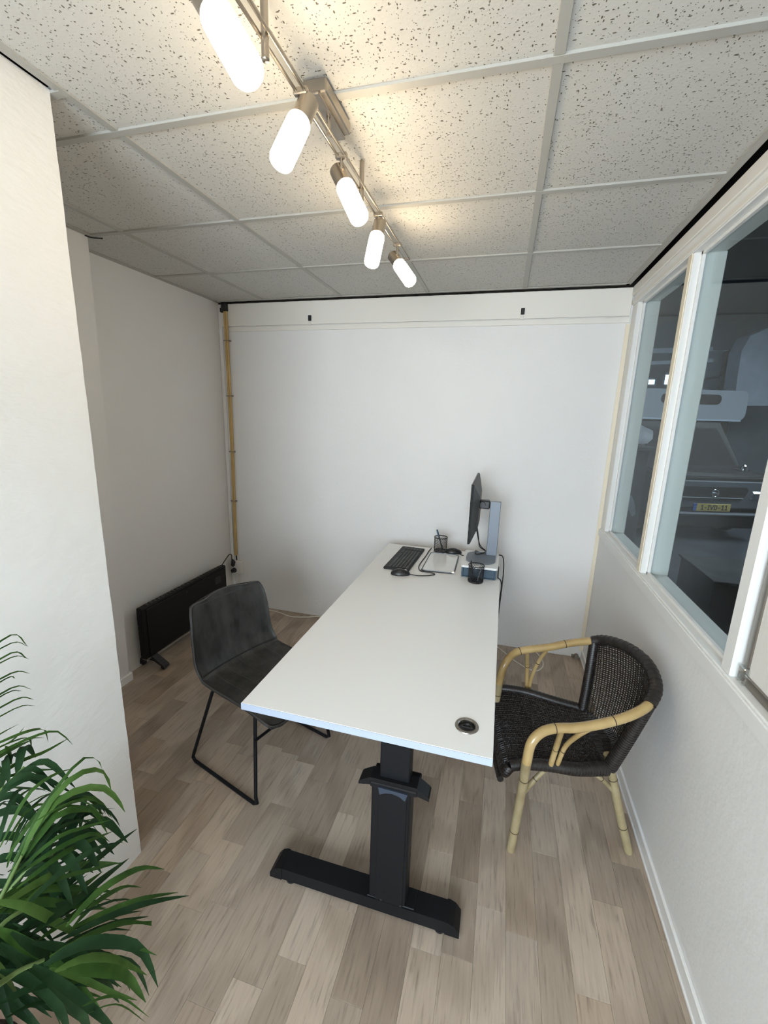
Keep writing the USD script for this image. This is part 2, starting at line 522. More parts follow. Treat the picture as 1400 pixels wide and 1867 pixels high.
struct('wall_alcove', box(XL - .15, XL, YC - .1, YB + .1, -.05, 2.75), 'white_wall', 'far left white wall of the alcove behind the black heater', 'wall')
pil = thing('pillar', 'narrow white pillar projecting from the alcove wall left of the heater', 'pillar', (XL, 1.6, 0), kind='structure')
obj('shaft', trimesh.convex.convex_hull(np.array([(XL - .05, YC, 0), (-2.082, YC, 0), (-2.082, 1.862, 0), (XL - .05, 1.862, 0), (XL - .05, YC, HC + .05), (-1.957, YC, HC + .05), (-1.957, 1.797, HC + .05), (XL - .05, 1.797, HC + .05)])), 'white_wall', pil, False)
obj('plinth', box(XL, -2.068, YC, 1.878, 0, .055, .004), 'skirting_paint', pil, False)

# wall behind the camera with the big window that lights the room
hole = box(-1.10, .50, YF - .3, YF + .3, .70, 2.30)
struct('wall_front', sub(box(XL - .2, XR + .3, YF - .12, YF, -.05, 2.75), hole), 'white_wall', 'white wall behind the camera around the big window', 'wall')
wf = thing('window_1', 'big white framed window behind the camera', 'window', (-.3, YF, .7), kind='structure')
for m_ in (box(-1.10, -1.05, YF - .08, YF, .70, 2.30), box(.45, .50, YF - .08, YF, .70, 2.30), box(-1.10, .50, YF - .08, YF, .70, .75), box(-1.10, .50, YF - .08, YF, 2.25, 2.30)):
    obj('frame_bar', m_, 'frame_paint', wf, False)

# right wall: parapet, glazed timber frame, baseboard
struct('wall_right', cat_(box(XR, XR + .10, YF, YB, -.05, .925), ), 'grey_wall', 'low white wall under the workshop windows', 'wall')
struct('baseboard_right', cat_(box(XR - .011, XR, YF, YB, 0, .058, .002), box(XR - .016, XR - .010, YF, YB, 0, .012, .002)), 'skirting_paint', 'narrow white baseboard along the right wall', 'baseboard')
win = thing('window_2', 'white timber frame with three bays looking into the dark workshop', 'window', (XR, 1.0, .92), kind='structure')
XO = XR + .115          # outer face of the frame
XG = XR + .040          # plane of the glass
ZS, ZH = .951, 2.300
POSTS = [(2.925, YB), (2.150, 2.198), (1.298, 1.350), (.30, .365), (-.60, -.535), (-2.0, -1.93)]
for i, (a, b) in enumerate(POSTS):
    obj('post', box(XR, XO, a, b, ZS, ZH, .003), 'frame_paint', win, False)
obj('sill', cat_(box(XR - .004, XO, YF, YB, .925, ZS, .003)), 'frame_paint', win, False)
obj('sill_moulding', cat_(box(XR - .012, XR + .01, YF, YB, .902, .946, .003), box(XR - .006, XR + .01, YF, YB, .892, .903, .002)), 'frame_paint', win, False)
obj('head_rail', box(XR - .004, XO, YF, YB, ZH, 2.405, .003), 'frame_paint', win, False)
obj('head_moulding', cat_(box(XR - .016, XR, YF, YB, 2.352, 2.402, .003), box(XR - .009, XR, YF, YB, 2.305, 2.328, .003)), 'fascia_paint', win, False)
for n_bay, ((a, b), (c, d)) in enumerate(zip(POSTS[:-1], POSTS[1:])):
    if a < -.7:
        break
    gx_ = XG if n_bay != 2 else XG + .02
    y0, y1 = d, a       # bay between two posts
    bead = []
    t = .012
    for q in (box(gx_ - .014, gx_ - .002, y0, y0 + t, ZS, ZH), box(gx_ - .014, gx_ - .002, y1 - t, y1, ZS, ZH), box(gx_ - .014, gx_ - .002, y0, y1, ZS, ZS + t), box(gx_ - .014, gx_ - .002, y0, y1, ZH - t, ZH)):
        bead.append(q)
    obj('glazing_bead', cat_(bead), 'frame_paint', win, False)
    obj('pane', box(gx_ - .002, gx_ + .002, y0 + .001, y1 - .001, ZS + .001, ZH - .001), 'pane_glass', win, False)
for (a, b) in POSTS[1:2]:
    obj('cream_bead', box(XR - .003, XR + .002, a + .012, b + .003, ZS, ZH, .001), 'cream_paint', win, False)
obj('void_shade_wall', box(XR + .02, XO, YF, YB, 2.4, 2.75), 'void_black', win, False)  # black strip standing in for shade behind the ceiling gap
struct('trim_1', box(XR - .024, XR - .002, YB - .004, YB + .002, .05, 2.2), 'cream_paint', 'cream strip in the back right corner beside the window post', 'trim')
struct('trim_2', cat_(box(XL + .03, XR - .012, YB - .014, YB, 2.243, 2.398, .002)), 'fascia_paint', 'cream white fascia board along the top of the back wall', 'trim')
struct('trim_3', cat_(box(XL + .055, XR - .006, YB - .008, YB, 2.206, 2.238, .002)), 'fascia_paint', 'narrow ledge strip under the fascia board', 'trim')
struct('trim_4', box(XL + .002, XL + .03, YB - .014, YB, .1, 2.398, .004), 'white_wall', 'slim white duct in the back left corner', 'trim')

# ceiling: separate tiles on a grid of bars
ce = thing('ceiling', 'suspended ceiling of speckled acoustic tiles in a pale grid', 'ceiling', (0, 0, HC), kind='structure')
obj('dark_void_lid', box(XL - .2, XR + .5, YF - .1, YB + .1, 2.74, 2.78), 'void_black', ce, False)  # black lid added so the gaps around the ceiling look dark
XE = .604
xs = [XL + .004, -1.756, -1.156, -.556, .044, XE + .012]
y0g = 1.2017
ys = [y0g + .6 * j for j in range(-5, 3)] + [YB - .025]
n = 0
for j in range(len(ys) - 1):
    for i in range(len(xs) - 1):
        a, b, c, d = xs[i], xs[i + 1], ys[j], ys[j + 1]
        if b <= -1.15:
            if d < YC + .1:
                continue
            c = max(c, YC + .004)
        m = box(a + .003, b - .003, c + .003, d - .003, HC + .002 + rng.uniform(0, .0015), HC + .016)
        obj('tile', m, f'acoustic_tile_{"abc"[n % 3]}', ce, False)
        n += 1
hb = .012
for y in ys[:-1]:
    if y > YC:
        obj('grid_bar', box(XL, XE + .02, y - hb, y + hb, HC - .0035, HC + .004, .0006), 'grid_white', ce, False)
    else:
        obj('grid_bar', box(-1.168, XE + .02, y - hb, y + hb, HC - .0035, HC + .004, .0006), 'grid_white', ce, False)
for x in xs[1:-1]:
    for j in range(len(ys) - 1):
        c, d = ys[j], ys[j + 1]
        if x < -1.2:
            if d < YC + .1:
                continue
            c = max(c, YC)
        obj('grid_bar', box(x - hb, x + hb, c + hb + .0008, d - hb - .0008, HC - .0030, HC + .004, .0006), 'grid_white', ce, False)
obj('edge_bar', box(XE, XE + .026, YF, YB - .023, HC - .0045, HC + .022, .0006), 'grid_white', ce, False)
obj('edge_bar', box(XL, XE + .02, YB - .043, YB - .023, HC - .0045, HC + .002, .0006), 'grid_white', ce, False)
obj('edge_bar', box(XL, XL + .022, 1.862, YB, HC - .0045, HC + .002, .0006), 'grid_white', ce, False)
obj('edge_bar', box(-1.957, -1.935, YC, 1.83, HC - .0048, HC + .002, .0006), 'grid_white', ce, False)
obj('edge_bar', box(XL, -1.156, YC - .002, YC + .022, HC - .0045, HC + .002, .0006), 'grid_white', ce, False)
obj('edge_wire', tube(spline([(-1.955, 1.78, HC - .006), (-1.94, 1.80, HC - .010), (-1.905, 1.83, HC - .006)]), .003, 6), 'cable_black', ce)

# ------------------------------------------------------------------ track light with five lamps
tl = thing('track_light', 'brushed steel track light with five glowing cylinder shades under the ceiling', 'lamp', (-.5, 1.2, HC))
obj('canopy', cat_(box(-.536, -.476, 1.128, 1.300, HC - .034, HC - .004, .003), box(-.520, -.492, 1.122, 1.306, HC - .040, HC - .033, .002)), 'steel', tl)
ZR = 2.335
for dx in (-.010, .010):
    obj('rail', tube([(-.503 + dx, .25, ZR), (-.503 + dx, 2.135, ZR)], .0035, 10), 'steel', tl)
obj('rail_end', box(-.517, -.489, 2.128, 2.140, ZR - .006, ZR + .006, .002), 'steel', tl)
obj('rail_stem', rod((-.503, 1.21, ZR), (-.503, 1.21, HC - .036), .005), 'steel', tl)
for y in (.897, 1.480):
    obj('stand_off', cat_(rod((-.503, y, 2.296), (-.503, y, HC - .004), .0075, 16), ellipsoid((-.503, y, 2.296), (.008, .008, .006), 2)), 'steel', tl)
LAMPS = [((392, 25), (454, 135)), ((547, 220), (511, 297)), ((628, 338), (656.5, 399)), ((688, 429), (677, 481)), ((726, 481), (749, 514))]
for k, (a, b) in enumerate(LAMPS):
    P1 = at(*a, x=-.5 - (.004 if k % 2 else -.004))
    d = ray(*b)
    d /= np.linalg.norm(d)
    o = P1 - CAM
    t0 = d @ o
    h2 = o @ o - t0 * t0
    LL = .118
    P2 = CAM + d * (t0 - math.sqrt(max(LL * LL - h2, 0)))
    ax = (P2 - P1) / np.linalg.norm(P2 - P1)
    L2 = np.linalg.norm(P2 - P1)
    sock = P1 - ax * .056
    s = obj('lamp_holder', lathe([(0, 0), (.0215, 0), (.0230, .002), (.0230, .062), (.0205, .064), (0, .064)], 28, sock, ax), 'steel', tl)
    obj('shade', lathe([(0, 0), (.0235, 0), (.0262, .004), (.0272, .012), (.0275, L2 * .5), (.0272, L2 - .006), (.0250, L2), (0, L2)], 32, P1, ax), 'lamp_glow', s)
    yl = sock[1] - .02
    top = np.array([-.503, yl, ZR - .004])
    kn = top + [.0, .0, -.035]
    obj('arm', cat_(tube([top, kn, (sock + ax * .025)], .0045, 8), ellipsoid(kn, (.007, .007, .007), 2), box(-.520, -.486, yl - .007, yl + .007, ZR - .007, ZR + .007, .002)), 'steel', s)

# ------------------------------------------------------------------ desk
DX0, DX1, DY0, DY1, DZ = -.727, .046, 1.036, 2.862, .740
dk = thing('desk', 'white sit-stand desk on black T-shaped steel legs', 'desk', (-.34, 1.95, 0))
TOPT = .024
top = box(DX0, DX1, DY0, DY1, DZ - TOPT, DZ, .0015)
gx, gy = -.033, 1.145
for (x, y) in ((gx, gy), ):
    c = trimesh.creation.cylinder(.030, .2, sections=40)
    c.apply_translation((x, y, DZ))
    top = sub(top, c)
obj('desktop', top, 'desk_white', dk, False)
obj('edge_band', cat_(box(DX0, DX1, DY0 - .0012, DY0 + .0002, DZ - TOPT + .0005, DZ - .0008)), 'desk_edge_daylit', dk, False)  # near edge only, tinted by painted-in daylight
gm = obj('grommet', lathe([(.0245, -.004), (.0245, .0005), (.027, .0028), (.034, .0025), (.0355, .0), (.030, -.0005), (.0295, -.02), (.027, -.02)], 40, (gx, gy, DZ)), 'dark_steel', dk)
obj('grommet_cap', cat_(lathe([(0, -.010), (.0265, -.010), (.0265, -.007), (.013, -.006), (.012, -.009), (0, -.009)], 36, (gx, gy, DZ)), box(gx - .018, gx + .018, gy - .002, gy + .002, DZ - .007, DZ - .004, .001)), 'black_plastic', gm)
ux, uy, uz = -.242, 1.118, 0
for k, yc in enumerate((1.118, 2.70)):
    foot_y0, foot_y1 = yc - .038, yc + .032
    prof = [(-.674, .014), (-.672, .030), (-.655, .052), (-.635, .060), (-.045, .060), (-.022, .052), (-.004, .030), (-.002, .014)]
    f_ = obj('foot', prism([(x, z) for x, z in prof[1:-1]] + [(-.030, .014), (-.646, .014)], foot_y1 - foot_y0, (0, foot_y1, 0), (1, 0, 0), (0, 0, 1)), 'black_metal', dk, False)
    for (xa, xb, sgn) in ((-.6745, -.628, 1), (-.048, -.0015, -1)):
        pr = [(-.6745, .012), (-.6735, .031), (-.656, .0535), (-.637, .0615), (-.628, .0615), (-.628, .012)]
        if sgn < 0:
            pr = [(-.676 - x, z) for x, z in pr][::-1]
        obj('end_cap', prism(pr, foot_y1 - foot_y0 + .004, (0, foot_y1 + .002, 0), (1, 0, 0), (0, 0, 1)), 'cap_black', f_, False)
    for lx in (-.600, -.066):
        obj('leveller', lathe([(0, 0), (.018, 0), (.018, .006), (.008, .009), (.008, .016), (0, .016)], 20, (lx, yc - .018, 0)), 'black_plastic', f_)
    lower = prism(rrect(.126, .070, .008), .46, (-.2435, yc, .060), (1, 0, 0), (0, 1, 0))
    cl = obj('column', lower, 'black_metal', dk, 30)
    obj('column_rib', cat_(prism(rrect(.090, .004, .0015), .452, (-.236, yc - .0365, .062), (1, 0, 0), (0, 1, 0)), ), 'black_metal', cl, 30)
    obj('base_plate', box(-.312, -.150, yc - .036, yc + .030, .060, .066, .002), 'black_metal', cl, False)
    for bx in (-.262, -.196):
        obj('bolt', lathe([(0, 0), (.006, 0), (.006, .004), (.003, .006), (0, .006)], 12, (bx, yc - .0345, .064), (0, 0, 1)), 'black_plastic', cl)
    obj('inner_column', prism(rrect(.096, .050, .006), .22, (-.236, yc, .500), (1, 0, 0), (0, 1, 0)), 'black_metal', dk, 30)
    wing = [(-.112, -.010), (-.108, -.004), (-.074, .017), (.074, .017), (.108, -.006), (.112, -.012), (.112, -.020), (.064, -.008), (-.064, -.008), (-.112, -.018)]
    col = obj('collar', cat_(prism([(x, z) for x, z in wing], .046, (-.236, yc + .008, .522), (1, 0, 0), (0, 0, 1)),
                             box(-.310, -.160, yc - .042, yc + .040, .508, .526, .003)), 'cap_black', dk, False)
    obj('collar_lip', prism([(-.046, .006), (-.040, -.020), (-.022, -.010), (.0, -.006), (.022, -.010), (.040, -.022), (.048, .004)], .006, (-.236, yc - .041, .512), (1, 0, 0), (0, 0, 1)), 'blue_grey', col, False)
    obj('top_bracket', box(-.66, -.02, yc - .03, yc + .03, DZ - TOPT - .024, DZ - TOPT, .003), 'black_metal', dk, False)
for bx in (-.46, -.20):
    obj('beam', box(bx - .02, bx + .02, 1.15, 2.67, DZ - TOPT - .045, DZ - TOPT - .004, .003), 'black_metal', dk, False)

# ------------------------------------------------------------------ things on the desk
T = DZ + .0003
kb = thing('keyboard', 'flat black wired keyboard near the far left corner of the white desk', 'keyboard', (-.541, 2.566, T))
ka = math.radians(-2.0)


def kbp(x, y, z):      # keyboard frame: x across rows (user side negative), y along its length
    return np.array([-.541 + x * math.cos(ka) - y * math.sin(ka), 2.566 + x * math.sin(ka) + y * math.cos(ka), T + z])


def kbbox(x0, x1, y0, y1, z0, z1, r):
    b = box(x0, x1, y0, y1, z0, z1, r)
    b.vertices = np.array([kbp(*v) for v in b.vertices])
    return b


obj('case', kbbox(-.078, .078, -.222, .222, 0, .014, .004), 'black_matt', kb, False)
keys = []
for r_ in range(6):
    xx = .062 - r_ * .0205
    yy = -.212
    widths = [.0183] * 21
    if r_ == 5:
        widths = [.022, .022, .022, .112, .022, .022, .022] + [.0183] * 8
    for wdt in widths:
        if yy + wdt > .214:
            break
        if not (.055 < yy < .066 or .128 < yy < .138):
            keys.append(kbbox(xx - .0088, xx + .0088, yy, yy + wdt - .0018, .012, .0185, .002))
        yy += wdt + .0006
obj('keys', cat_(keys), 'grey_key', kb, False, kind='stuff')


def mouse(name, label, c, ang, cable, group=None):
    t = thing(name, label, 'mouse', (c[0], c[1], T))
    s = trimesh.creation.icosphere(3, 1.0)
    v = s.vertices.copy()
    v[:, 2] = np.maximum(v[:, 2], -.15)
    v[:, 0] *= 1 - .12 * v[:, 1]
    v = v * [.031, .056, .030] + [0, 0, .0045]
    v[:, 2] *= 1 - 2.0 * np.maximum(v[:, 1], 0)
    ca, sa = math.cos(ang), math.sin(ang)
    R = np.array([[ca, -sa, 0], [sa, ca, 0], [0, 0, 1]])
    tr = lambda q: np.asarray(q) @ R.T + [c[0], c[1], T]
    obj('shell', trimesh.Trimesh(tr(v), s.faces, process=False), 'black_plastic', t, 40)
    w = trimesh.creation.cylinder(.008, .006, sections=18)
    w.apply_transform(trimesh.geometry.align_vectors([0, 0, 1], [1, 0, 0]))
    w.apply_translation((0, .028, .026))
    w.vertices = tr(w.vertices)
    obj('wheel', w, 'dark_steel', t)
    g = tube([tr((-.027, .01, .013)), tr((-.024, .034, .014)), tr((-.014, .048, .012))], .0012, 6)
    obj('side_line', g, 'dark_steel', t)
    if cable is not None:
        obj('cable', tube(spline(cable, 8), .0030, 8), 'cable_black', t)
    return t


zc = T + .0038
mouse('computer_mouse', 'black wired mouse in front of the keyboard near the desk middle', (-.508, 2.292), math.radians(-80),
      [(-.455, 2.285, zc + .006), (-.40, 2.298, zc), (-.345, 2.322, zc), (-.318, 2.350, zc), (-.345, 2.368, zc + .001), (-.402, 2.376, zc), (-.428, 2.43, zc), (-.432, 2.52, zc), (-.425, 2.66, zc), (-.424, 2.76, zc), (-.418, 2.84, zc)])
mouse('computer_mouse', 'second black mouse beside the pen cup at the back of the desk', (-.262, 2.800), math.radians(-82), [(-.225, 2.79, zc + .004), (-.20, 2.76, zc), (-.17, 2.77, zc), (-.10, 2.79, zc)])

tray = thing('document_tray', 'shallow clear plastic tray with dark rim between keyboard and monitor', 'tray', (-.312, 2.59, T))
tc = [at(768, 1040, z=T), at(828, 1045, z=T), at(835, 1012, z=T), at(788, 1004, z=T)]
tcx = np.array([[-.405, 2.392], [-.215, 2.402], [-.222, 2.745], [-.405, 2.745]])
ringp = np.array(Polygon(tcx).buffer(-.02).buffer(.02, quad_segs=5).exterior.coords)[:-1]
obj('base', prism(Polygon(ringp), .004, (0, 0, T), (1, 0, 0), (0, 1, 0)), 'clear_plastic', tray, False)
obj('rim', tube([(x, y, T + .006) for x, y in ringp], .0028, 8, True), 'silver', tray)
obj('dark_edge', tube([(x, y, T + .0025) for x, y in np.array(Polygon(ringp).buffer(.0025).exterior.coords)[:-1]], .0025, 6, True), 'black_plastic', tray)
obj('corner_clip', cat_(box(-.232, -.208, 2.396, 2.412, T + .004, T + .014, .003)), 'chrome', tray, False)


def mesh_cup(label, c, r, h, base_z):
    t = thing('pen_cup', label, 'pen cup', (c[0], c[1], base_z))
    cx, cy = c
    circ = lambda z, n=36: [(cx + r * math.cos(a), cy + r * math.sin(a), base_z + z) for a in np.linspace(0, 2 * np.pi, n, endpoint=False)]
    obj('rim', tube(circ(h), .0032, 8, True), 'black_plastic', t)
    obj('base', cat_(lathe([(0, 0), (r, 0), (r + .001, .003), (r + .001, .008), (r - .002, .008), (r - .002, .004), (0, .004)], 36, (cx, cy, base_z))), 'black_plastic', t)
    ws = []
    for sgn in (-1, 1):
        for q in range(22):
            a0 = 2 * np.pi * q / 22
            zs = np.linspace(.006, h, 9)
            ws.append(tube([(cx + r * math.cos(a0 + sgn * z * 16), cy + r * math.sin(a0 + sgn * z * 16), base_z + z) for z in zs], .0009, 4))
    obj('wire_mesh', cat_(ws), 'black_plastic', t, False)
    return t


mesh_cup('black wire mesh pen cup holding one pen at the back of the desk', (-.352, 2.806), .043, .100, T)
pen = thing('pen', 'dark blue pen standing in the mesh pen cup at the back', 'pen', (-.36, 2.806, T + .01))
pa, pb = np.array([-.335, 2.812, T + .006]), np.array([-.386, 2.822, T + .150])
dirp = (pb - pa) / np.linalg.norm(pb - pa)
obj('barrel', lathe([(0, 0), (.002, .004), (.0048, .012), (.0048, .098), (0, .098)], 14, pa, dirp), 'black_plastic', pen)
obj('cap', lathe([(0, 0), (.0058, 0), (.0060, .046), (.0045, .050), (0, .050)], 14, pa + dirp * .098, dirp), 'slate_blue', pen)
cup2 = mesh_cup('black wire mesh pen cup in front of the slate blue riser box', (-.086, 2.330), .042, .095, T)
for (a, b, lab, col) in (((-.100, 2.335), (-.118, 2.345), 'black pencil leaning in the front mesh cup', 'black_plastic'), ((-.075, 2.330), (-.060, 2.322), 'silver pencil stub leaning in the front mesh cup', 'silver')):
    q = thing('pencil', lab, 'pencil', (a[0], a[1], T + .005))
    pa = np.array([*a, T + .006])
    pb = np.array([*b, T + (.112 if col == 'black_plastic' else .085)])
    obj('shaft', tube([pa, pb], .0038, 6), col, q, False)
    obj('tip', tube([pb, pb + (pb - pa) * .06], [.0038, .001], 6), 'dark_steel', q, False)

rb = thing('riser_box', 'slate blue box riser with white top carrying the monitor', 'box', (-.07, 2.50, T))
obj('body', sub(box(-.170, .022, 2.378, 2.640, T, T + .060, .002), box(-.162, .014, 2.36, 2.384, T + .006, T + .054)), 'slate_blue', rb, False)
obj('drawer_front', box(-.161, .013, 2.380, 2.400, T + .007, T + .053, .002), 'slate_blue', rb, False)
RT = T + .0735
obj('top_panel', prism(rrect(.206, .300, .018), .012, (-.072, 2.520, T + .0605), (1, 0, 0), (0, 1, 0)), 'riser_white', rb, 30)

mo = thing('monitor', 'thin black monitor seen edge-on on a grey stand at the desk end', 'monitor', (-.05, 2.6, RT))
MY0, MY1, MZ0, MZ1 = 2.335, 2.872, .948, 1.283
mx = lambda y, z: -.142 + (y - 2.35) * .03 + (z - 1.11) * .0
prof = [(-.004, 0), (0, 0), (.006, .0), (.008, .004), (.008, .331), (.004, .335), (0, .335), (-.004, .331)]
obj('screen', box(-.147, -.141, MY0, MY1, MZ0, MZ1, .002), 'screen_black', mo, False)
bez = [np.array([-.141, MY0, MZ0]), ]
backm = trimesh.convex.convex_hull(np.array([(-.1412, MY0, MZ0), (-.1412, MY1, MZ0), (-.1412, MY0, MZ1), (-.1412, MY1, MZ1), (-.132, MY0 + .004, MZ0 + .004), (-.132, MY1 - .004, MZ0 + .004), (-.132, MY0 + .004, MZ1 - .004), (-.132, MY1 - .004, MZ1 - .004),
                                                   (-.104, MY0 + .15, MZ0 + .055), (-.104, MY1 - .15, MZ0 + .055), (-.104, MY0 + .15, MZ1 - .09), (-.104, MY1 - .15, MZ1 - .09)]))
obj('back_cover', backm, 'screen_back', mo, False)
obj('joint', cat_(box(-.106, -.046, 2.575, 2.625, 1.105, 1.155, .006), rod((-.09, 2.56, 1.13), (-.09, 2.64, 1.13), .018)), 'black_plastic', mo)
obj('stand_column', prism(rrect(.062, .030, .004), 1.150 - RT - .006, (-.014, 2.600, RT + .006), (1, 0, 0), (0, 1, 0)), 'silver', mo, 30)
obj('stand_base', cat_(prism(rrect(.170, .220, .07, 10), .007, (-.072, 2.525, RT), (1, 0, 0), (0, 1, 0)),), 'silver', mo, 30)
obj('power_cable', tube(spline([(-.120, 2.60, 1.00), (-.105, 2.59, .94), (-.085, 2.58, .88), (-.055, 2.60, .845), (-.045, 2.66, .82), (-.02, 2.72, .79), (.03, 2.74, .78), (.058, 2.72, .775), (.068, 2.66, .72), (.066, 2.60, .62), (.06, 2.60, .40)], 8), .0032, 8), 'cable_black', mo)
obj('signal_cable', tube(spline([(-.115, 2.66, .98), (-.10, 2.67, .90), (-.09, 2.68, .84), (-.05, 2.64, RT + .010), (-.10, 2.56, RT + .012), (-.11, 2.62, RT + .014), (-.08, 2.69, .79), (-.12, 2.72, T + .006), (-.18, 2.70, T + .004)], 8), .0026, 8), 'cable_black', mo)
cb = obj('desk_cable', tube(spline([(-.02, 2.66, T + .004), (.032, 2.62, T + .004), (.036, 2.52, T + .004), (.036, 2.42, T + .004), (.050, 2.39, T + .002), (.058, 2.385, T - .03), (.056, 2.40, T - .10), (.05, 2.45, T - .25)], 8), .0030, 8), 'cable_black',
         label='black cable running over the desk edge beside the riser box', cat='cable')

# ------------------------------------------------------------------ dark leather chair
F = np.array([.955, -.297, 0])
Lf = np.array([.297, .955, 0])
C0 = np.array([-1.015, 1.612, 0])
ch = thing('shell_chair', 'dark grey leather shell chair with black sled legs left of the desk', 'chair', C0)
cp = lambda f, l, z: C0 + F * f + Lf * l + [0, 0, z]
profile = spline([(.290, .386), (.284, .408), (.245, .425), (.12, .435), (0, .434), (-.09, .436), (-.150, .452), (-.182, .500), (-.196, .570), (-.206, .66), (-.217, .74), (-.222, .775), (-.226, .800)], 9)
ss = 1 - (1 - np.linspace(0, 1, 96)) ** 1.6
profile = np.stack([np.interp(ss, np.linspace(0, 1, len(profile)), profile[:, c]) for c in range(2)], 1)
nu = 25
Pg = np.zeros((len(profile), nu, 3))
for i, (pf, pz) in enumerate(profile):
    t_ = ss[i]
    lsh = -.010
    hw = np.interp(t_, [0, .06, .14, .45, .58, .75, .90, 1.0], [.150, .205, .222, .222, .224, .216, .196, .186])
    if t_ > .90:
        hw -= .075 * (1 - math.sqrt(max(1 - ((t_ - .90) / .10) ** 2.2, 0)))
    back = np.interp(t_, [.45, .62], [0, 1])
    for j, u_ in enumerate(np.linspace(-1, 1, nu)):
        l = u_ * hw
        wrap = abs(u_) ** 2.6
        f_, z_ = pf, pz
        f_ += back * (.040 if t_ < .8 else .040 - .022 * (t_ - .8) / .2) * wrap + (.5 - abs(back - .5)) * .05 * wrap
        z_ += (1 - back) * .018 * wrap * min(1, t_ / .4)
        if t_ > .93:
            z_ -= (t_ - .93) / .07 * .012 * abs(u_) ** 2
        Pg[i, j] = cp(f_, l + lsh * back, z_)
bk = np.interp(ss, [.45, .62], [0, 1])[:, None, None]
OFF = -F * bk - np.array([0, 0, 1.0]) * (1 - bk) + np.zeros_like(Pg)
OFF /= np.linalg.norm(OFF, axis=2, keepdims=True)


def between(P, Q):
    n_, m_ = P.shape[:2]
    idx = np.arange(n_ * m_).reshape(n_, m_)
    q = np.stack([idx[:-1, :-1], idx[1:, :-1], idx[1:, 1:], idx[:-1, 1:]], -1).reshape(-1, 4)
    f = np.vstack([q[:, [0, 1, 2]], q[:, [0, 2, 3]]])
    k_ = n_ * m_
    rim = np.concatenate([idx[0, :], idx[1:, -1], idx[-1, -2::-1], idx[-2:0:-1, 0]])
    r2 = np.roll(rim, -1)
    m_ = trimesh.Trimesh(np.vstack([P.reshape(-1, 3), Q.reshape(-1, 3)]), np.vstack([f, f[:, ::-1] + k_, np.stack([rim, rim + k_, r2], 1), np.stack([r2, rim + k_, r2 + k_], 1)]), process=False)
    if m_.volume < 0:
        m_.invert()
    return m_


shell = between(Pg, Pg + OFF * .017)
sh = obj('shell', shell, 'leather', ch, 60)
rimp = np.concatenate([Pg[0, :], Pg[1:, -1], Pg[-1, -2::-1], Pg[-2:0:-1, 0]])
nrm = np.array([0, 0, -.012])
du, dv = np.gradient(Pg, axis=0), np.gradient(Pg, axis=1)
Nn = np.cross(du, dv)
Nn /= np.linalg.norm(Nn, axis=2, keepdims=True) + 1e-9
if (Nn[2, nu // 2, 2]) < 0:
    Nn = -Nn
Pm = Pg + OFF * .004
rimm = np.concatenate([Pm[0, :], Pm[1:, -1], Pm[-1, -2::-1], Pm[-2:0:-1, 0]])
for _ in range(2):
    rimm = .25 * np.roll(rimm, 1, 0) + .5 * rimm + .25 * np.roll(rimm, -1, 0)
obj('piping', tube(rimm, .0038, 7, True), 'leather_seam', sh)
irow = int(np.searchsorted(ss, .52))
obj('back_seam', tube(Pg[irow, 1:-1] + Nn[irow, 1:-1] * .0005, .0028, 6), 'black_matt', sh)
it = int(np.searchsorted(ss, .90))
obj('stitching', tube(Pg[it, 3:-3] + Nn[it, 3:-3] * .0003, .0012, 6), 'leather_seam', sh)
for j in (4, 8, 12, 16, 20):
    seg = Pg[int(np.searchsorted(ss, .14)):irow, j] + Nn[int(np.searchsorted(ss, .14)):irow, j] * .0003
    obj('stitching', tube(seg, .0014, 6), 'leather_seam', sh)
for sgn in (-1, 1):
    l1, l2 = sgn * .165, sgn * .2365
    pts = [cp(.155, l1, .424), cp(.165, sgn * .18, .38), cp(.215, l2, .045)]
    c_f = [cp(.222, l2, .020), cp(.205, l2, .0075)]
    c_b = [cp(-.205, l2, .0075), cp(-.222, l2, .022)]
    b_ = [cp(-.212, l2, .045), cp(-.115, sgn * .185, .38), cp(-.10, l1, .424)]
    obj('sled_leg', tube(np.array(pts + c_f + [cp(0, l2, .0075)] + c_b + b_), .0078, 12), 'black_metal', ch, 60)
obj('cross_bar', rod(cp(.185, -.205, .285), cp(.185, .205, .285), .0065), 'black_metal', ch)
obj('seat_frame', cat_(rod(cp(.155, -.17, .420), cp(.155, .17, .420), .008), rod(cp(-.10, -.17, .418), cp(-.10, .17, .418), .008)), 'black_metal', ch)

# ------------------------------------------------------------------ rattan armchair
rc = thing('rattan_armchair', 'bamboo armchair with black woven seat and back against the right wall', 'armchair', (.33, 1.70, 0))


def bent(pixels, n=8):
    return spline([at(u, v, z=z) for u, v, z in pixels], n)


def pole(path, r, name, parent=rc, mat_='bamboo', nodes=()):
    p = obj(name, tube(path, r, 14), mat_, parent, 60)
    s = np.concatenate([[0], np.cumsum(np.linalg.norm(np.diff(path, axis=0), axis=1))])
    for q in nodes:
        i = int(np.clip(np.searchsorted(s, q * s[-1]), 1, len(path) - 2))
        t_ = path[i + 1] - path[i - 1]
        t_ /= np.linalg.norm(t_)
        rr = r if np.ndim(r) == 0 else r[i]
        obj('node', tube([path[i] - t_ * .0016, path[i] + t_ * .0016], rr + .0006, 14), 'bamboo_node', p, 60)
    return p


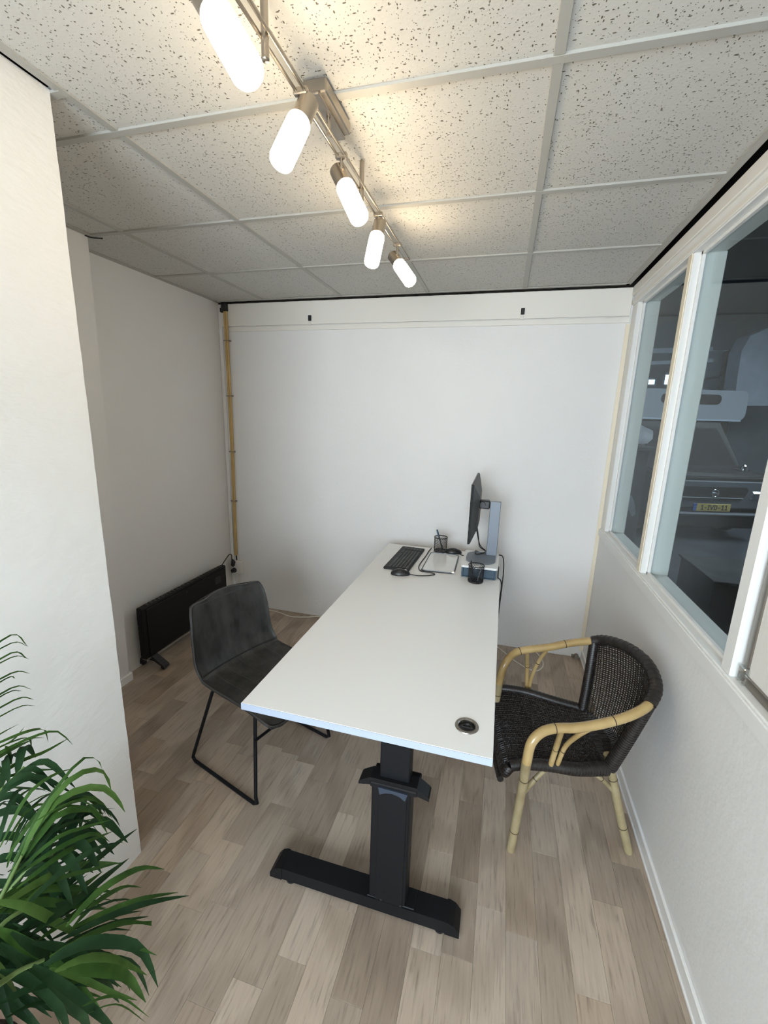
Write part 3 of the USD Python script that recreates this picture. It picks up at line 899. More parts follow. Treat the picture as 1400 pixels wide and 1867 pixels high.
near_arm = bent([(1188, 1279, .700), (1172, 1293, .685), (1140, 1308, .665), (1095, 1320, .645), (1050, 1327, .630), (1012, 1328, .622), (986, 1336, .610), (968, 1356, .575), (960, 1390, .500)])
near_leg = np.array([at(960, 1388, z=.50), at(955, 1420, z=.40), at(944, 1480, z=.20), at(931, 1549, z=.0)])
pole(near_arm, .0165, 'arm', nodes=(.30, .66))
pole(spline(near_leg, 6), .0163, 'front_leg', mat_='bamboo_shaded', nodes=(.18, .80))
far_arm = bent([(1088, 1168, .705), (1060, 1170, .695), (1030, 1174, .680), (1000, 1180, .662), (965, 1184, .648), (938, 1191, .632), (919, 1213, .595), (910, 1245, .500)])
fl_ = far_arm[-1]
far_leg = np.array([fl_, fl_ + [-.005, .01, -.10], fl_ + [-.02, .06, -.32], [.045, 1.925, 0]])
pole(far_arm, .0165, 'arm', nodes=(.24, .62))
pole(spline(far_leg, 6), .0163, 'front_leg', mat_='bamboo_shaded', nodes=(.1,))
near_back_leg = spline([at(1108, 1375, z=.41), at(1117, 1420, z=.31), at(1130, 1485, z=.16), at(1146, 1553, z=0)], 6)
pole(near_back_leg, .0160, 'rear_leg', mat_='bamboo_shaded', nodes=(.22, .70))
pole(spline([(.47, 1.86, .41), (.49, 1.90, .28), (.52, 1.98, 0)], 6), .0160, 'rear_leg', mat_='bamboo_shaded', nodes=(.4,))
# braces
pole(bent([(1024, 1331, .615), (1014, 1362, .50), (1004, 1394, .405)]), .010, 'arm_brace', nodes=(.6,))
pole(bent([(1082, 1325, .635), (1052, 1342, .585), (1030, 1362, .50), (1016, 1394, .405)]), .0085, 'arm_brace', nodes=(.7,))
pole(bent([(961, 1186, .640), (961, 1215, .53), (960, 1256, .42)]), .0095, 'arm_brace', nodes=(.5,))
pole(bent([(999, 1182, .655), (982, 1206, .57), (970, 1232, .49), (964, 1257, .42)]), .0080, 'arm_brace', nodes=(.4,))
pole(bent([(953, 1446, .26), (972, 1424, .33), (1002, 1394, .385)]), .0095, 'leg_brace', mat_='bamboo_shaded', nodes=(.5,))
pole(bent([(1116, 1440, .26), (1096, 1420, .33), (1066, 1398, .385)]), .0085, 'leg_brace', mat_='bamboo_shaded', nodes=(.5,))
# back: black bound hoop, side bindings, open weave
rim = bent([(1080, 1169, .700), (1100, 1167, .722), (1128, 1174, .748), (1156, 1188, .762), (1180, 1210, .764), (1193, 1236, .750), (1195, 1260, .725), (1184, 1284, .697)], 10)
rim[:, 0] = np.minimum(rim[:, 0], XR - .030)
hoop = obj('back_hoop', tube(rim, .021, 14), 'rattan_dark', rc, 60)
wr = []
s_ = np.linspace(0, len(rim) - 1, 70)
for q in s_:
    i = int(min(max(round(q), 1), len(rim) - 2))
    t_ = rim[i + 1] - rim[i - 1]
    t_ /= np.linalg.norm(t_)
    if q % 3 < 1.0:
        wr.append(tube([rim[i] - t_ * .003, rim[i] + t_ * .003], .0222, 14))
obj('binding', cat_(wr), 'rattan_strand', hoop, 60)
# back surface between the seat line and the hoop
nb = 41
lowL, lowM, lowR = at(1058, 1290, z=.415), np.array([.545, 1.69, .395]), at(1108, 1402, z=.395)
low = spline([lowL, (lowL + lowM) / 2 + [.02, 0, 0], lowM, (lowM + lowR) / 2 + [.022, 0, 0], lowR], 10)
rs = lambda p, n_: np.stack([np.interp(np.linspace(0, 1, n_), np.linspace(0, 1, len(p)), p[:, c]) for c in range(3)], 1)
topc, lowc = rs(rim, nb), rs(low, nb)
nv = 40
G = np.zeros((nv, nb, 3))
for i, t_ in enumerate(np.linspace(0, 1, nv)):
    G[i] = lowc * (1 - t_) + topc * t_
    G[i, :, 0] += .022 * math.sin(math.pi * t_) * np.sin(np.linspace(0, np.pi, nb))
G[..., 0] = np.minimum(G[..., 0], XR - .022)
weave = []
jit = lambda k: rng.normal(0, .0006, (k, 3))
for i in range(2, nv - 1):
    w_ = G[i, 2:-2].copy()
    w_[::2, 0] += .0014
    w_[1::2, 0] -= .0014
    weave.append(tube(w_ + jit(len(w_)), .0030 if i < nv - 3 else .0018, 4))
weave2 = []
for j in range(2, nb - 2):
    for off in (0,):
        w_ = G[:, j].copy()
        weave2.append(tube(w_ + jit(len(w_)), .0026, 4))
obj('back_weave', cat_(weave), 'rattan_strand', rc, False, kind='stuff')
obj('back_ribs', cat_(weave2), 'rattan_strand', rc, False, kind='stuff')


def wrapped(path, r, name):
    p = obj(name, tube(path, r, 12), 'rattan_dark', rc, 60)
    ring = []
    for i in range(1, len(path) - 1):
        t_ = path[i + 1] - path[i - 1]
        t_ /= np.linalg.norm(t_)
        ring.append(tube([path[i] - t_ * .0035, path[i] + t_ * .0035], (r if np.ndim(r) == 0 else r[i]) + .0012, 12))
    obj('binding', cat_(ring), 'rattan_strand', p, 60)
    return p


dens = lambda p, n_: rs(np.asarray(p), n_)
wrapped(dens(G[:, 1], 34), np.interp(np.linspace(0, 1, 34), [0, 1], [.020, .019]), 'back_edge')
wrapped(dens(G[:, -2], 34), np.interp(np.linspace(0, 1, 34), [0, 1], [.024, .019]), 'back_edge')
# seat: woven deck with bound edges and a front roll that turns down
farE = bent([(1056, 1290, .412), (1010, 1277, .420), (960, 1262, .425), (925, 1256, .425), (898, 1254, .420)], 6)
nearE = bent([(1106, 1400, .392), (1075, 1402, .388), (1045, 1402, .388), (1005, 1396, .392), (962, 1393, .395), (930, 1396, .385)], 6)
ns, nt = 44, 41
fe, ne = rs(farE, ns), rs(nearE, ns)
S = np.zeros((ns, nt, 3))
lowS = rs(low, nt)
for j, t_ in enumerate(np.linspace(0, 1, nt)):
    S[:, j] = fe * (1 - t_) + ne * t_
    S[:, j, 2] -= .020 * math.sin(math.pi * t_)
S = np.concatenate([np.stack([lowS + [-.006, 0, .012], lowS * .66 + S[0] * .34 + [0, 0, .0], lowS * .33 + S[0] * .67]), S], 0)
frontdir = np.array([-.98, -.12, 0])
S = np.concatenate([S, np.stack([S[-1] + frontdir * .018 + [0, 0, -.012], S[-1] + frontdir * .028 + [0, 0, -.035], S[-1] + frontdir * .030 + [0, 0, -.065]])], 0)
obj('seat_deck', grid_surface(S - [0, 0, .004], .006), 'rattan_dark', rc, 60)
sw = []
for i in range(1, len(S) - 1):
    w_ = S[i, 1:-1].copy()
    w_[::2, 2] += .0016
    sw.append(tube(w_ + jit(len(w_)), .0034, 4))
for j in range(2, nt - 2):
    w_ = S[:, j].copy()
    sw.append(tube(w_ + jit(len(w_)) + [0, 0, .001], .0028, 4))
obj('seat_weave', cat_(sw), 'rattan_strand', rc, False, kind='stuff')
wrapped(dens(nearE, 30), np.interp(np.linspace(0, 1, 30), [0, .3, 1], [.026, .023, .019]), 'seat_edge')
wrapped(dens(farE, 30), .018, 'seat_edge')
wrapped(dens(S[-1], 24), .012, 'seat_edge')
tipc = S[-1][-1]
wrapped(dens(spline([nearE[-1], nearE[-1] + frontdir * .015 + [0, -.004, -.03], at(918, 1408, z=.330)], 6), 10), np.linspace(.020, .009, 10), 'seat_corner')

# ------------------------------------------------------------------ heater, socket, tubes, cables on walls and floor
ht = thing('panel_heater', 'low black flat panel heater on castor feet against the alcove wall', 'heater', (-2.08, 2.4, 0))
HX = -2.050
hb_ = obj('body', box(HX - .045, HX, 1.968, 2.815, .082, .428, .006), 'heater_black', ht, False)
obj('front_panel', box(HX - .002, HX + .006, 2.000, 2.800, .098, .412, .003), 'heater_black', hb_, False)
obj('top_grille', cat_([box(HX - .038, HX - .008, 2.02 + q * .033, 2.046 + q * .033, .427, .431, .001) for q in range(23)]), 'heater_edge', ht, False)
obj('bottom_strip', box(HX - .040, HX - .001, 1.975, 2.810, .074, .083, .002), 'pipe_grey', ht, False)
obj('sensor', box(HX + .005, HX + .008, 2.353, 2.361, .382, .394, .001), 'grey_key', ht, False)
obj('control_panel', box(HX + .005, HX + .008, 2.665, 2.735, .318, .372, .002), 'heater_edge', ht, False)
for y in (2.03, 2.70):
    ft = obj('foot', prism([(-.085, .0), (-.075, .045), (-.02, .075), (.02, .075), (.06, .050), (.105, .022), (.110, .006), (.085, .018), (.03, .045), (-.03, .045), (-.06, .01)], .046, (HX - .015, y + .023, .012), (1, 0, 0), (0, 0, 1)), 'heater_edge', ht, False)
    for dx in (-.082, .095):
        w_ = trimesh.creation.cylinder(.016, .02, sections=20)
        w_.apply_transform(trimesh.geometry.align_vectors([0, 0, 1], [0, 1, 0]))
        w_.apply_translation((HX - .015 + dx * .9, y, .016))
        obj('castor', w_, 'black_matt', ft)
obj('cable', tube(spline([(HX - .03, 2.800, .420), (HX - .035, 2.86, .452), (-2.090, 2.92, .476), (-2.092, 2.955, .462), (-2.097, 2.962, .416)], 8), .0038, 8), 'cable_black', ht)
obj('plug', cat_(lathe([(0, 0), (.018, .0), (.019, .014), (.012, .032), (.006, .045), (0, .045)], 20, (-2.096, 2.985, .378), (0, -.35, .9)), ellipsoid((-2.096, 2.975, .372), (.018, .015, .019), 2)), 'black_plastic', ht)

so = thing('wall_socket', 'white double wall socket under the cream tubes in the back corner', 'socket', (-2.068, YB, .34))
obj('housing', box(-2.108, -2.026, YB - .042, YB, .290, .402, .006), 'socket_white', so, False)
for z in (.372, .320):
    obj('outlet', lathe([(0, 0), (.0195, 0), (.021, -.004), (.021, .004), (0, .004)], 24, (-2.092, YB - .043, z), (0, -1, 0)), 'black_plastic' if z < .35 else 'socket_white', so)
pl2 = thing('plug', 'black plug in the lower outlet of the wall socket', 'plug', (-2.094, 2.98, .322))
obj('plug_body', lathe([(0, 0), (.018, 0), (.018, .016), (.013, .026), (0, .028)], 20, (-2.094, YB - .047, .322), (0, -1, 0)), 'black_plastic', pl2)
obj('plug_grip', box(-2.100, -2.088, YB - .080, YB - .070, .306, .338, .003), 'black_plastic', pl2, False)

tb = thing('cable_tubes', 'pair of thin cream cable tubes running down the back left corner', 'tube', (-2.08, YB, .4))
for k, dx in enumerate((-.008, .008)):
    obj('tube', tube(spline([(-2.072 + dx, YB - .024, 2.345), (-2.072 + dx, YB - .022, 1.9), (-2.078 + dx * .9, YB - .012, 1.4), (-2.086 + dx * .8, YB - .011, .9), (-2.092 + dx * .7, YB - .011, .442)], 6), .0083, 12), 'pvc_cream', tb)
for v in (622, 722, 823, 912):
    z = at(420, v, y=YB)[2]
    x = np.interp(z, [.44, .9, 1.4, 1.9, 2.4], [-2.092, -2.086, -2.078, -2.072, -2.072])
    obj('clip', cat_(box(x - .024, x - .014, YB - .018, YB, z - .005, z + .005, .002), box(x + .014, x + .025, YB - .018, YB, z - .005, z + .005, .002), box(x - .02, x + .02, YB - .026 - (.008 if z > 1.6 else 0), YB - .020, z - .003, z + .003, .001)), 'pipe_grey', tb, False)
obj('lead', tube([(-2.090, YB - .012, .448), (-2.086, YB - .014, .41), (-2.082, YB - .018, .395)], .005, 8), 'cable_black', tb)
cn = thing('connector', 'black cable connector at the top of the cream tubes', 'connector', (-2.07, YB, 2.37))
obj('body', box(-2.094, -2.052, YB - .046, YB - .013, 2.345, 2.398, .004), 'black_matt', cn, False)
obj('side_block', box(-2.108, -2.092, YB - .040, YB - .013, 2.338, 2.368, .003), 'black_matt', cn, False)
for u, v, lab in ((565, 580, 'small black clip on the back wall fascia, nearer the cream cable tubes'), (953, 568, 'small black clip on the back wall fascia, nearer the workshop windows')):
    P_ = at(u, v, y=YB - .016)
    t = thing('wall_clip', lab, 'clip', (P_[0], YB - .014, P_[2]), group=None)
    obj('body', box(P_[0] - .011, P_[0] + .011, YB - .026, YB - .0138, P_[2] - .018, P_[2] + .018, .002), 'black_matt', t, False)
    obj('tab', box(P_[0] - .008, P_[0] + .008, YB - .018, YB - .0138, P_[2] - .045, P_[2] - .018, .001), 'socket_white', t, False)

fc = [at(470, 1100, z=.004), at(490, 1112, z=.004), at(510, 1117, z=.004), at(530, 1124, z=.004), at(560, 1125, z=.004), at(590, 1124, z=.004), at(640, 1138, z=.004)]
for p_ in fc:
    p_[1] = min(p_[1], YB - .012)
fc.insert(0, np.array([-1.98, YB - .06, .004]))
fc.insert(0, np.array([-2.05, YB - .03, .15]))
fc.insert(0, np.array([-2.06, YB - .02, .285]))
obj('floor_cable', tube(spline(fc, 8), .0042, 8), 'cable_white', label='white cable trailing along the back wall left of the desk', cat='cable')
fc2 = [at(900, 1168, z=.004), at(920, 1190, z=.004), at(940, 1206, z=.004), at(962, 1219, z=.004), at(980, 1223, z=.004), at(990, 1213, z=.004), at(986, 1200, z=.004), at(975, 1188, z=.004), at(960, 1180, z=.004)]
for p_ in fc2:
    p_[1] = min(p_[1], YB - .012)
obj('floor_cable', tube(spline(fc2, 8), .0042, 8), 'cable_white', label='looped white cable on the floor behind the bamboo armchair', cat='cable')
pst = at(1050, 1196, z=.012)
obj('pipe_stub', cat_(lathe([(0, 0), (.016, 0), (.016, .03), (.010, .034), (0, .034)], 18, (pst[0], YB - .036, .014), (0, 1, 0)), box(pst[0] - .03, pst[0] - .016, YB - .02, YB - .001, .0, .02, .003)), 'pipe_grey', label='small brown pipe stub at the floor in the back right corner', cat='pipe')

# board leaning in the third window bay
bd = thing('window_board', 'pale grey board with dark metal edge standing in the nearest window bay', 'board', (XR + .03, .8, ZS))
by1 = 1.290
obj('board', box(XR + .024, XR + .030, .40, by1 - .026, ZS + .028, 2.0, .002), 'socket_white', bd, False)
obj('edge_strip', cat_(box(XR + .018, XR + .034, by1 - .028, by1 - .006, ZS + .050, 2.01, .002)), 'dark_steel', bd, False)
obj('bottom_strip', cat_(box(XR + .018, XR + .034, .40, by1 - .032, ZS + .002, ZS + .030, .002)), 'dark_steel', bd, False)
obj('corner_clip', cat_(box(XR + .010, XR + .036, by1 - .034, by1 - .002, ZS, ZS + .05, .003)), 'clear_clip', bd, False)

# ------------------------------------------------------------------ palm
pm = thing('palm', 'leafy green areca palm in a clay pot at the lower left', 'plant', (-1.0, .36, 0))
PC = np.array([-.955, .335])
pot = lathe([(0, 0), (.105, 0), (.128, .26), (.140, .262), (.142, .300), (.128, .300), (.124, .268), (0, .268)], 40, (PC[0], PC[1], 0))
pp = obj('pot', pot, 'pot_clay', pm, 30)
obj('soil', lathe([(0, .266), (.1245, .266), (.1245, .272), (.06, .279), (0, .281)], 32, (PC[0], PC[1], 0)), 'soil', pp)


def leaflet(pts, w, bend=.22, blunt=False, n_=9):
    p = spline(pts, 5)
    p = rs(p, n_)
    t, _, _ = frames(p)
    up = np.array([.25, -.35, 1.0])
    s = np.cross(t, up)
    s /= np.linalg.norm(s, axis=1, keepdims=True) + 1e-9
    N = np.cross(s, t)
    q = np.linspace(0, 1, n_)
    prof = np.interp(q, [0, .12, .35, .65, .88, 1], [.25, .75, 1, .85, .42, .75 if blunt else .04])
    hw = (w / 2 * prof)[:, None]
    lft, rgt = p - s * hw + N * hw * bend, p + s * hw + N * hw * bend
    Pq = np.stack([lft, p, rgt], 1)
    return grid_surface(Pq)


def frond(label_unused, stem_pts, leaves, dark=0):
    st = obj('frond', tube(spline(stem_pts, 6), np.linspace(.006, .0025, len(stem_pts) * 6 - 5), 8), 'plant_stem', pm, 60)
    for pts, w, tone, blunt in leaves:
        obj('leaflet', leaflet(pts, w, blunt=blunt), tone, st, True)
    return st


def px_leaf(pix, w, d0, d1, tone, blunt=False):
    n_ = len(pix)
    ds = np.linspace(d0, d1, n_)
    return ([at(u, v, d=ds[i]) for i, (u, v) in enumerate(pix)], w * .80 * (d0 + d1) / 2 / FPX, tone, blunt)


Lm, Ll, Ld = 'leaf_mid', 'leaf_light', 'leaf_dark'
rj = np.random.default_rng(5)


def more(leaves, n_, push):
    """Further leaflets between the given ones, set a little deeper in the crown."""
    out = []
    for _ in range(n_):
        p_, w_, t_ = leaves[int(rj.integers(len(leaves)))][:3]
        p_ = np.array(p_, float)
        sh = rj.uniform(-26, 26, 2)
        sc = rj.uniform(.62, .88)
        q_ = p_[0] + (p_ - p_[0]) * sc + sh
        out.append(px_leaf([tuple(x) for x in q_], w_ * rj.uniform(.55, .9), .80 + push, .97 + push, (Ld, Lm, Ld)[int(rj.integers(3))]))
    return out


crown = np.array([PC[0], PC[1], .29])
# frond reaching up beside the wall; only its leaflet tips enter the picture
top_stem = [crown + [-.03, .02, 0], crown + [-.06, .08, .35], np.array([-1.09, .50, .95]), np.array([-1.10, .60, 1.12])]
tips = [((20, 1158), (50, 1178)), ((20, 1173), (52, 1179)), ((20, 1191), (50, 1201)), ((20, 1199), (54, 1202)), ((20, 1228), (55, 1228)), ((10, 1238), (28, 1237)), ((20, 1255), (58, 1257)), ((10, 1265), (40, 1260)), ((25, 1277), (62, 1275)), ((25, 1293), (65, 1287))]
lv = []
for k, (m_, t_) in enumerate(tips):
    s_z = np.interp(t_[1], [1150, 1300], [1.10, .90])
    base = np.array([np.interp(s_z, [.9, 1.12], [-1.088, -1.10]), np.interp(s_z, [.9, 1.12], [.48, .60]), s_z])
    lv.append(([base, at(*m_, x=-1.10), at(*t_, x=-1.10 + .004 * (k % 3))], (.0045 if k % 2 else .006), Lm if k < 7 else Lm, False))
frond('top', top_stem, lv)
# second frond, shorter
lv = []
for pix, w in (([(-40, 1362), (10, 1333), (35, 1320)], 5), ([(-40, 1372), (20, 1345), (60, 1331), (82, 1332), (88, 1354)], 8), ([(-40, 1392), (20, 1362), (55, 1347), (82, 1345)], 8), ([(-30, 1440), (30, 1392), (80, 1372), (125, 1346)], 10),
               ([(-40, 1400), (20, 1362), (70, 1340), (105, 1334), (133, 1358)], 7), ([(-40, 1405), (15, 1370), (60, 1348)], 13), ([(-40, 1440), (10, 1418), (60, 1405), (110, 1403)], 8), ([(-40, 1460), (20, 1428), (75, 1408)], 6),
               ([(-30, 1470), (10, 1440), (40, 1437), (90, 1440)], 8), ([(10, 1360), (18, 1375), (22, 1396)], 8), ([(-10, 1365), (50, 1345), (58, 1370)], 5), ([(-20, 1378), (-5, 1395), (10, 1420)], 8), ([(-40, 1380), (20, 1352), (45, 1325)], 5)):
    lv.append(px_leaf(pix, w, .90, 1.02, Lm))
frond('second', [crown + [0, .03, 0], at(-90, 1620, d=.80), at(-50, 1460, d=.86), at(-20, 1380, d=.90)], lv)
# main fronds reaching into the picture
A = [([(0, 1640), (60, 1500), (110, 1428), (150, 1384), (176, 1384), (186, 1402)], 8, Lm), ([(15, 1610), (80, 1480), (130, 1420), (170, 1404), (192, 1412), (203, 1442)], 15, Ll), ([(25, 1570), (90, 1475), (140, 1442), (185, 1436), (212, 1456), (228, 1481)], 17, Ll),
     ([(0, 1545), (50, 1450), (100, 1412), (132, 1402)], 9, Lm), ([(-10, 1560), (25, 1450), (60, 1437), (90, 1445)], 11, Ld), ([(30, 1585), (100, 1490), (150, 1476), (175, 1484), (196, 1520)], 16, Lm), ([(60, 1500), (130, 1462), (165, 1468), (195, 1500)], 6, Lm),
     ([(20, 1600), (100, 1530), (150, 1510), (205, 1494)], 10, Lm), ([(80, 1650), (150, 1590), (200, 1548), (250, 1511)], 15, Ld), ([(30, 1620), (110, 1560), (160, 1535), (205, 1516)], 13, Lm), ([(40, 1590), (110, 1545), (170, 1520), (200, 1535)], 12, Lm),
     ([(-10, 1480), (8, 1462), (28, 1466), (40, 1480)], 8, Ld), ([(10, 1540), (60, 1470), (140, 1470), (210, 1475)], 6, Lm), ([(20, 1590), (90, 1520), (150, 1495), (178, 1515)], 8, Ld)]
frond('A', [crown + [.02, .03, 0], at(-60, 1760, d=.72), at(0, 1640, d=.76), at(40, 1560, d=.80)], [px_leaf(p, w, .78 + .01 * (k % 3), .96 - .02 * (k % 4), t) for k, (p, w, t) in enumerate(A)] + more(A, 24, .03))
B = [([(0, 1655), (70, 1610), (140, 1578), (225, 1574)], 20, Ll), ([(120, 1690), (175, 1630), (230, 1594), (265, 1582), (300, 1585)], 16, Lm), ([(10, 1640), (80, 1622), (140, 1620), (215, 1627)], 17, Lm), ([(0, 1650), (70, 1645), (130, 1650), (196, 1658)], 19, Lm),
     ([(110, 1715), (180, 1680), (250, 1652), (300, 1640), (345, 1633)], 14, Ld), ([(115, 1730), (180, 1698), (230, 1682), (276, 1684)], 14, Lm, True), ([(20, 1670), (90, 1610), (150, 1590), (222, 1572)], 12, Lm), ([(40, 1660), (100, 1600), (170, 1550), (225, 1535)], 14, Ld),
     ([(60, 1700), (130, 1650), (190, 1600), (235, 1565)], 18, Ld), ([(100, 1690), (150, 1665), (215, 1640), (262, 1646)], 6, Ld), ([(0, 1690), (60, 1640), (120, 1600), (165, 1560)], 18, Ld), ([(30, 1700), (90, 1660), (150, 1640), (200, 1610)], 18, Ld)]
frond('B', [crown + [.04, .02, 0], at(-70, 1800, d=.66), at(0, 1690, d=.70), at(60, 1650, d=.74)], [px_leaf(b[0], b[1], .72 + .01 * (k % 3), .93 - .02 * (k % 4), b[2], len(b) > 3) for k, b in enumerate(B)] + more(B, 26, -.02))
Cc = [([(-15, 1645), (45, 1655), (100, 1680), (162, 1718)], 24, Ll), ([(-15, 1690), (50, 1725), (120, 1780), (170, 1835), (215, 1895)], 26, Lm), ([(80, 1760), (150, 1722), (220, 1718), (262, 1738), (288, 1800)], 26, Ld), ([(90, 1745), (160, 1712), (220, 1716), (286, 1742)], 15, Lm),
      ([(100, 1772), (160, 1748), (215, 1752), (268, 1778)], 20, Ll), ([(120, 1770), (180, 1770), (230, 1780), (266, 1828)], 26, Lm), ([(90, 1765), (150, 1785), (200, 1808), (250, 1824)], 13, Ll), ([(150, 1835), (190, 1818), (225, 1820), (272, 1855)], 6, Lm),
      ([(-15, 1745), (12, 1780), (36, 1818)], 14, Ll), ([(30, 1740), (100, 1790), (150, 1850), (170, 1900)], 24, Ld), ([(60, 1760), (120, 1800), (180, 1850), (220, 1890)], 20, Ld), ([(0, 1770), (60, 1790), (110, 1840), (130, 1900)], 22, Ld),
      ([(20, 1700), (80, 1740), (140, 1760), (200, 1775)], 20, Ld), ([(0, 1720), (50, 1760), (90, 1800), (110, 1860)], 22, Ld), ([(60, 1720), (120, 1730), (180, 1760), (215, 1800)], 18, Ld), ([(0, 1830), (60, 1800), (120, 1790), (190, 1800)], 16, Ld)]
frond('C', [crown + [.05, .0, 0], at(-40, 1850, d=.62), at(20, 1780, d=.66), at(80, 1750, d=.70)], [px_leaf(b[0], b[1], .66 + .012 * (k % 4), .84 - .02 * (k % 4), b[2]) for k, b in enumerate(Cc)] + more(Cc, 30, -.06))
# inner and outer fronds that fill the crown all around
rp = np.random.default_rng(21)
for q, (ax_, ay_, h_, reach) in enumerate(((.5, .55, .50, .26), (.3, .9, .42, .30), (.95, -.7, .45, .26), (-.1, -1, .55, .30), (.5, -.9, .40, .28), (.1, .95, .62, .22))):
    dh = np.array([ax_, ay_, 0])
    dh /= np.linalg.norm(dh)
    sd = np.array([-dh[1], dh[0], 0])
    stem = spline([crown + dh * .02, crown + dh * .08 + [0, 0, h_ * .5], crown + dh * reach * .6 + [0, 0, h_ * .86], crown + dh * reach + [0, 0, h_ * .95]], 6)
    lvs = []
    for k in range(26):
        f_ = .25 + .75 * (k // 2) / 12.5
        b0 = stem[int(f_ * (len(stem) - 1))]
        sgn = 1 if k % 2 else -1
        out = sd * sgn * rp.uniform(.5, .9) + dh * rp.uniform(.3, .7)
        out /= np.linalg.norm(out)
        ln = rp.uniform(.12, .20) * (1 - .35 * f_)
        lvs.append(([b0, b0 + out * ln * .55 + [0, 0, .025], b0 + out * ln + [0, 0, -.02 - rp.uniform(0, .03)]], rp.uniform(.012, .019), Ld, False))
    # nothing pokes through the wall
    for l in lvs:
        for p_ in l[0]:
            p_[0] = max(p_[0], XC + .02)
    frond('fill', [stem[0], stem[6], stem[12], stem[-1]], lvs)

# ------------------------------------------------------------------ workshop beyond the glass
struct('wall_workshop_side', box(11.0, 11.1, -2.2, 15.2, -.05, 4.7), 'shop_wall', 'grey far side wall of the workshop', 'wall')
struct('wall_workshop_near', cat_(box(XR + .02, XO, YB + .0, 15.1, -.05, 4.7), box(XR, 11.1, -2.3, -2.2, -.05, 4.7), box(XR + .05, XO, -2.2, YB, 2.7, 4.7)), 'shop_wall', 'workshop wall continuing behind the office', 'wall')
YW = 15.0
h1, h2 = at(1177, 704, y=YW), at(1198, 689, y=YW)
h3, h4 = at(1206, 704, y=YW), at(1240, 680, y=YW)
wall_w = box(XR + .02, 11.1, YW, YW + .1, -.05, 4.7)
for a, b in ((h1, h2), (h3, h4)):
    wall_w = sub(wall_w, box(a[0], b[0], YW - .1, YW + .3, a[2], b[2]))
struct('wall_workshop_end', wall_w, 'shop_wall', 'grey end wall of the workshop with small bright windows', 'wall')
for k, (a, b) in enumerate(((h1, h2), (h3, h4))):
    t = thing(f'window_{3 + k}', ('small bright blue workshop window, left one' if k == 0 else 'bright workshop window, right one'), 'window', (a[0], YW, a[2]), kind='structure')
    w_ = .05
    obj('frame', cat_(box(a[0], a[0] + w_, YW - .03, YW + .03, a[2], b[2]), box(b[0] - w_, b[0], YW - .03, YW + .03, a[2], b[2]), box(a[0], b[0], YW - .03, YW + .03, a[2], a[2] + w_), box(a[0], b[0], YW - .03, YW + .03, b[2] - w_, b[2])), 'sheet_white', t, False)
    obj('pane', box(a[0] + w_, b[0] - w_, YW, YW + .006, a[2] + w_, b[2] - w_), 'pane_glass', t, False)
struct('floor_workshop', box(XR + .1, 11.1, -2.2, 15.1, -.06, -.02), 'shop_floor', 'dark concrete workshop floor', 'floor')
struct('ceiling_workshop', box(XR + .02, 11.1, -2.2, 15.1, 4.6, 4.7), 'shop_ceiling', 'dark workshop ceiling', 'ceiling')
# beams
Fw = np.array([-math.sin(YAW), math.cos(YAW), 0])
Rw = np.array([math.cos(YAW), math.sin(YAW), 0])


def V(u, v, D):
    d = ray(u, v)
    return CAM + d * (D / (d @ Fw))


def sz(u, v, D):
    P_ = V(u, v, D)
    return P_ @ Rw, P_[2]


def slab(pix, D, th, r=0):
    """Outline given on the upright plane at distance D facing the office, built th thick behind it."""
    pts = [sz(u, v, D) for u, v in pix]
    return slab_sz(pts, D, th)


def slab_sz(pts, D, th):
    g = pts if isinstance(pts, Polygon) else Polygon(pts)
    return prism(g, th, Fw * (D + th), Rw, (0, 0, 1))


b1 = thing('roof_beam', 'white horizontal roof beam high in the workshop', 'beam', V(1200, 650, 11.5) * [1, 1, 0] + [0, 0, 2.6])
obj('beam', slab([(1130, 646), (1300, 640), (1300, 632), (1130, 637)], 11.5, .15), 'sheet_white', b1, False)
obj('lower_flange', slab([(1130, 667), (1300, 660), (1300, 654), (1130, 661)], 11.5, .2), 'sheet_white', b1, False)

# panel van facing the office
VD = 6.0
vn = thing('van', 'dark grey van with yellow number plate parked facing the office window', 'van', V(1301, 907, VD) * [1, 1, 0])
s0, _ = sz(1301, 907, VD)


def vbox(s_lo, s_hi, z_lo, z_hi, d0, d1, r=.02):
    b = box(s_lo, s_hi, d0, d1, z_lo, z_hi, r)
    b.vertices = np.array([Rw * x + Fw * y + [0, 0, z] for x, y, z in b.vertices])
    return b


hw = .78
obj('body', cat_(trimesh.convex.convex_hull(np.vstack([vbox(s0 - hw, s0 + hw, .30, .96, VD + .06, VD + .4, .05).vertices, vbox(s0 - hw, s0 + hw, .30, 1.0, VD + 1.0, VD + 3.4, .05).vertices])),
                 trimesh.convex.convex_hull(np.vstack([vbox(s0 - hw + .03, s0 + hw - .03, .95, .98, VD + .55, VD + 3.3, .005).vertices, vbox(s0 - hw + .12, s0 + hw - .12, 1.60, 1.66, VD + 1.0, VD + 3.3, .02).vertices]))), 'van_dark', vn, 40)
obj('hood', trimesh.convex.convex_hull(np.vstack([vbox(s0 - hw + .03, s0 + hw - .03, .86, .90, VD + .03, VD + .05, .005).vertices, vbox(s0 - hw + .05, s0 + hw - .05, .98, 1.02, VD + .55, VD + .6, .005).vertices])), 'van_dark', vn, 40)
ws_ = trimesh.convex.convex_hull(np.array([Rw * (s0 + a_) + Fw * (VD + d_) + [0, 0, z_] for a_, d_, z_ in ((-.68, .56, 1.02), (.68, .56, 1.02), (.56, .96, 1.58), (-.56, .96, 1.58), (-.68, .60, 1.02), (.68, .60, 1.02), (.56, 1.0, 1.58), (-.56, 1.0, 1.58))]))
obj('windscreen', ws_, 'tinted_glass', vn, False)
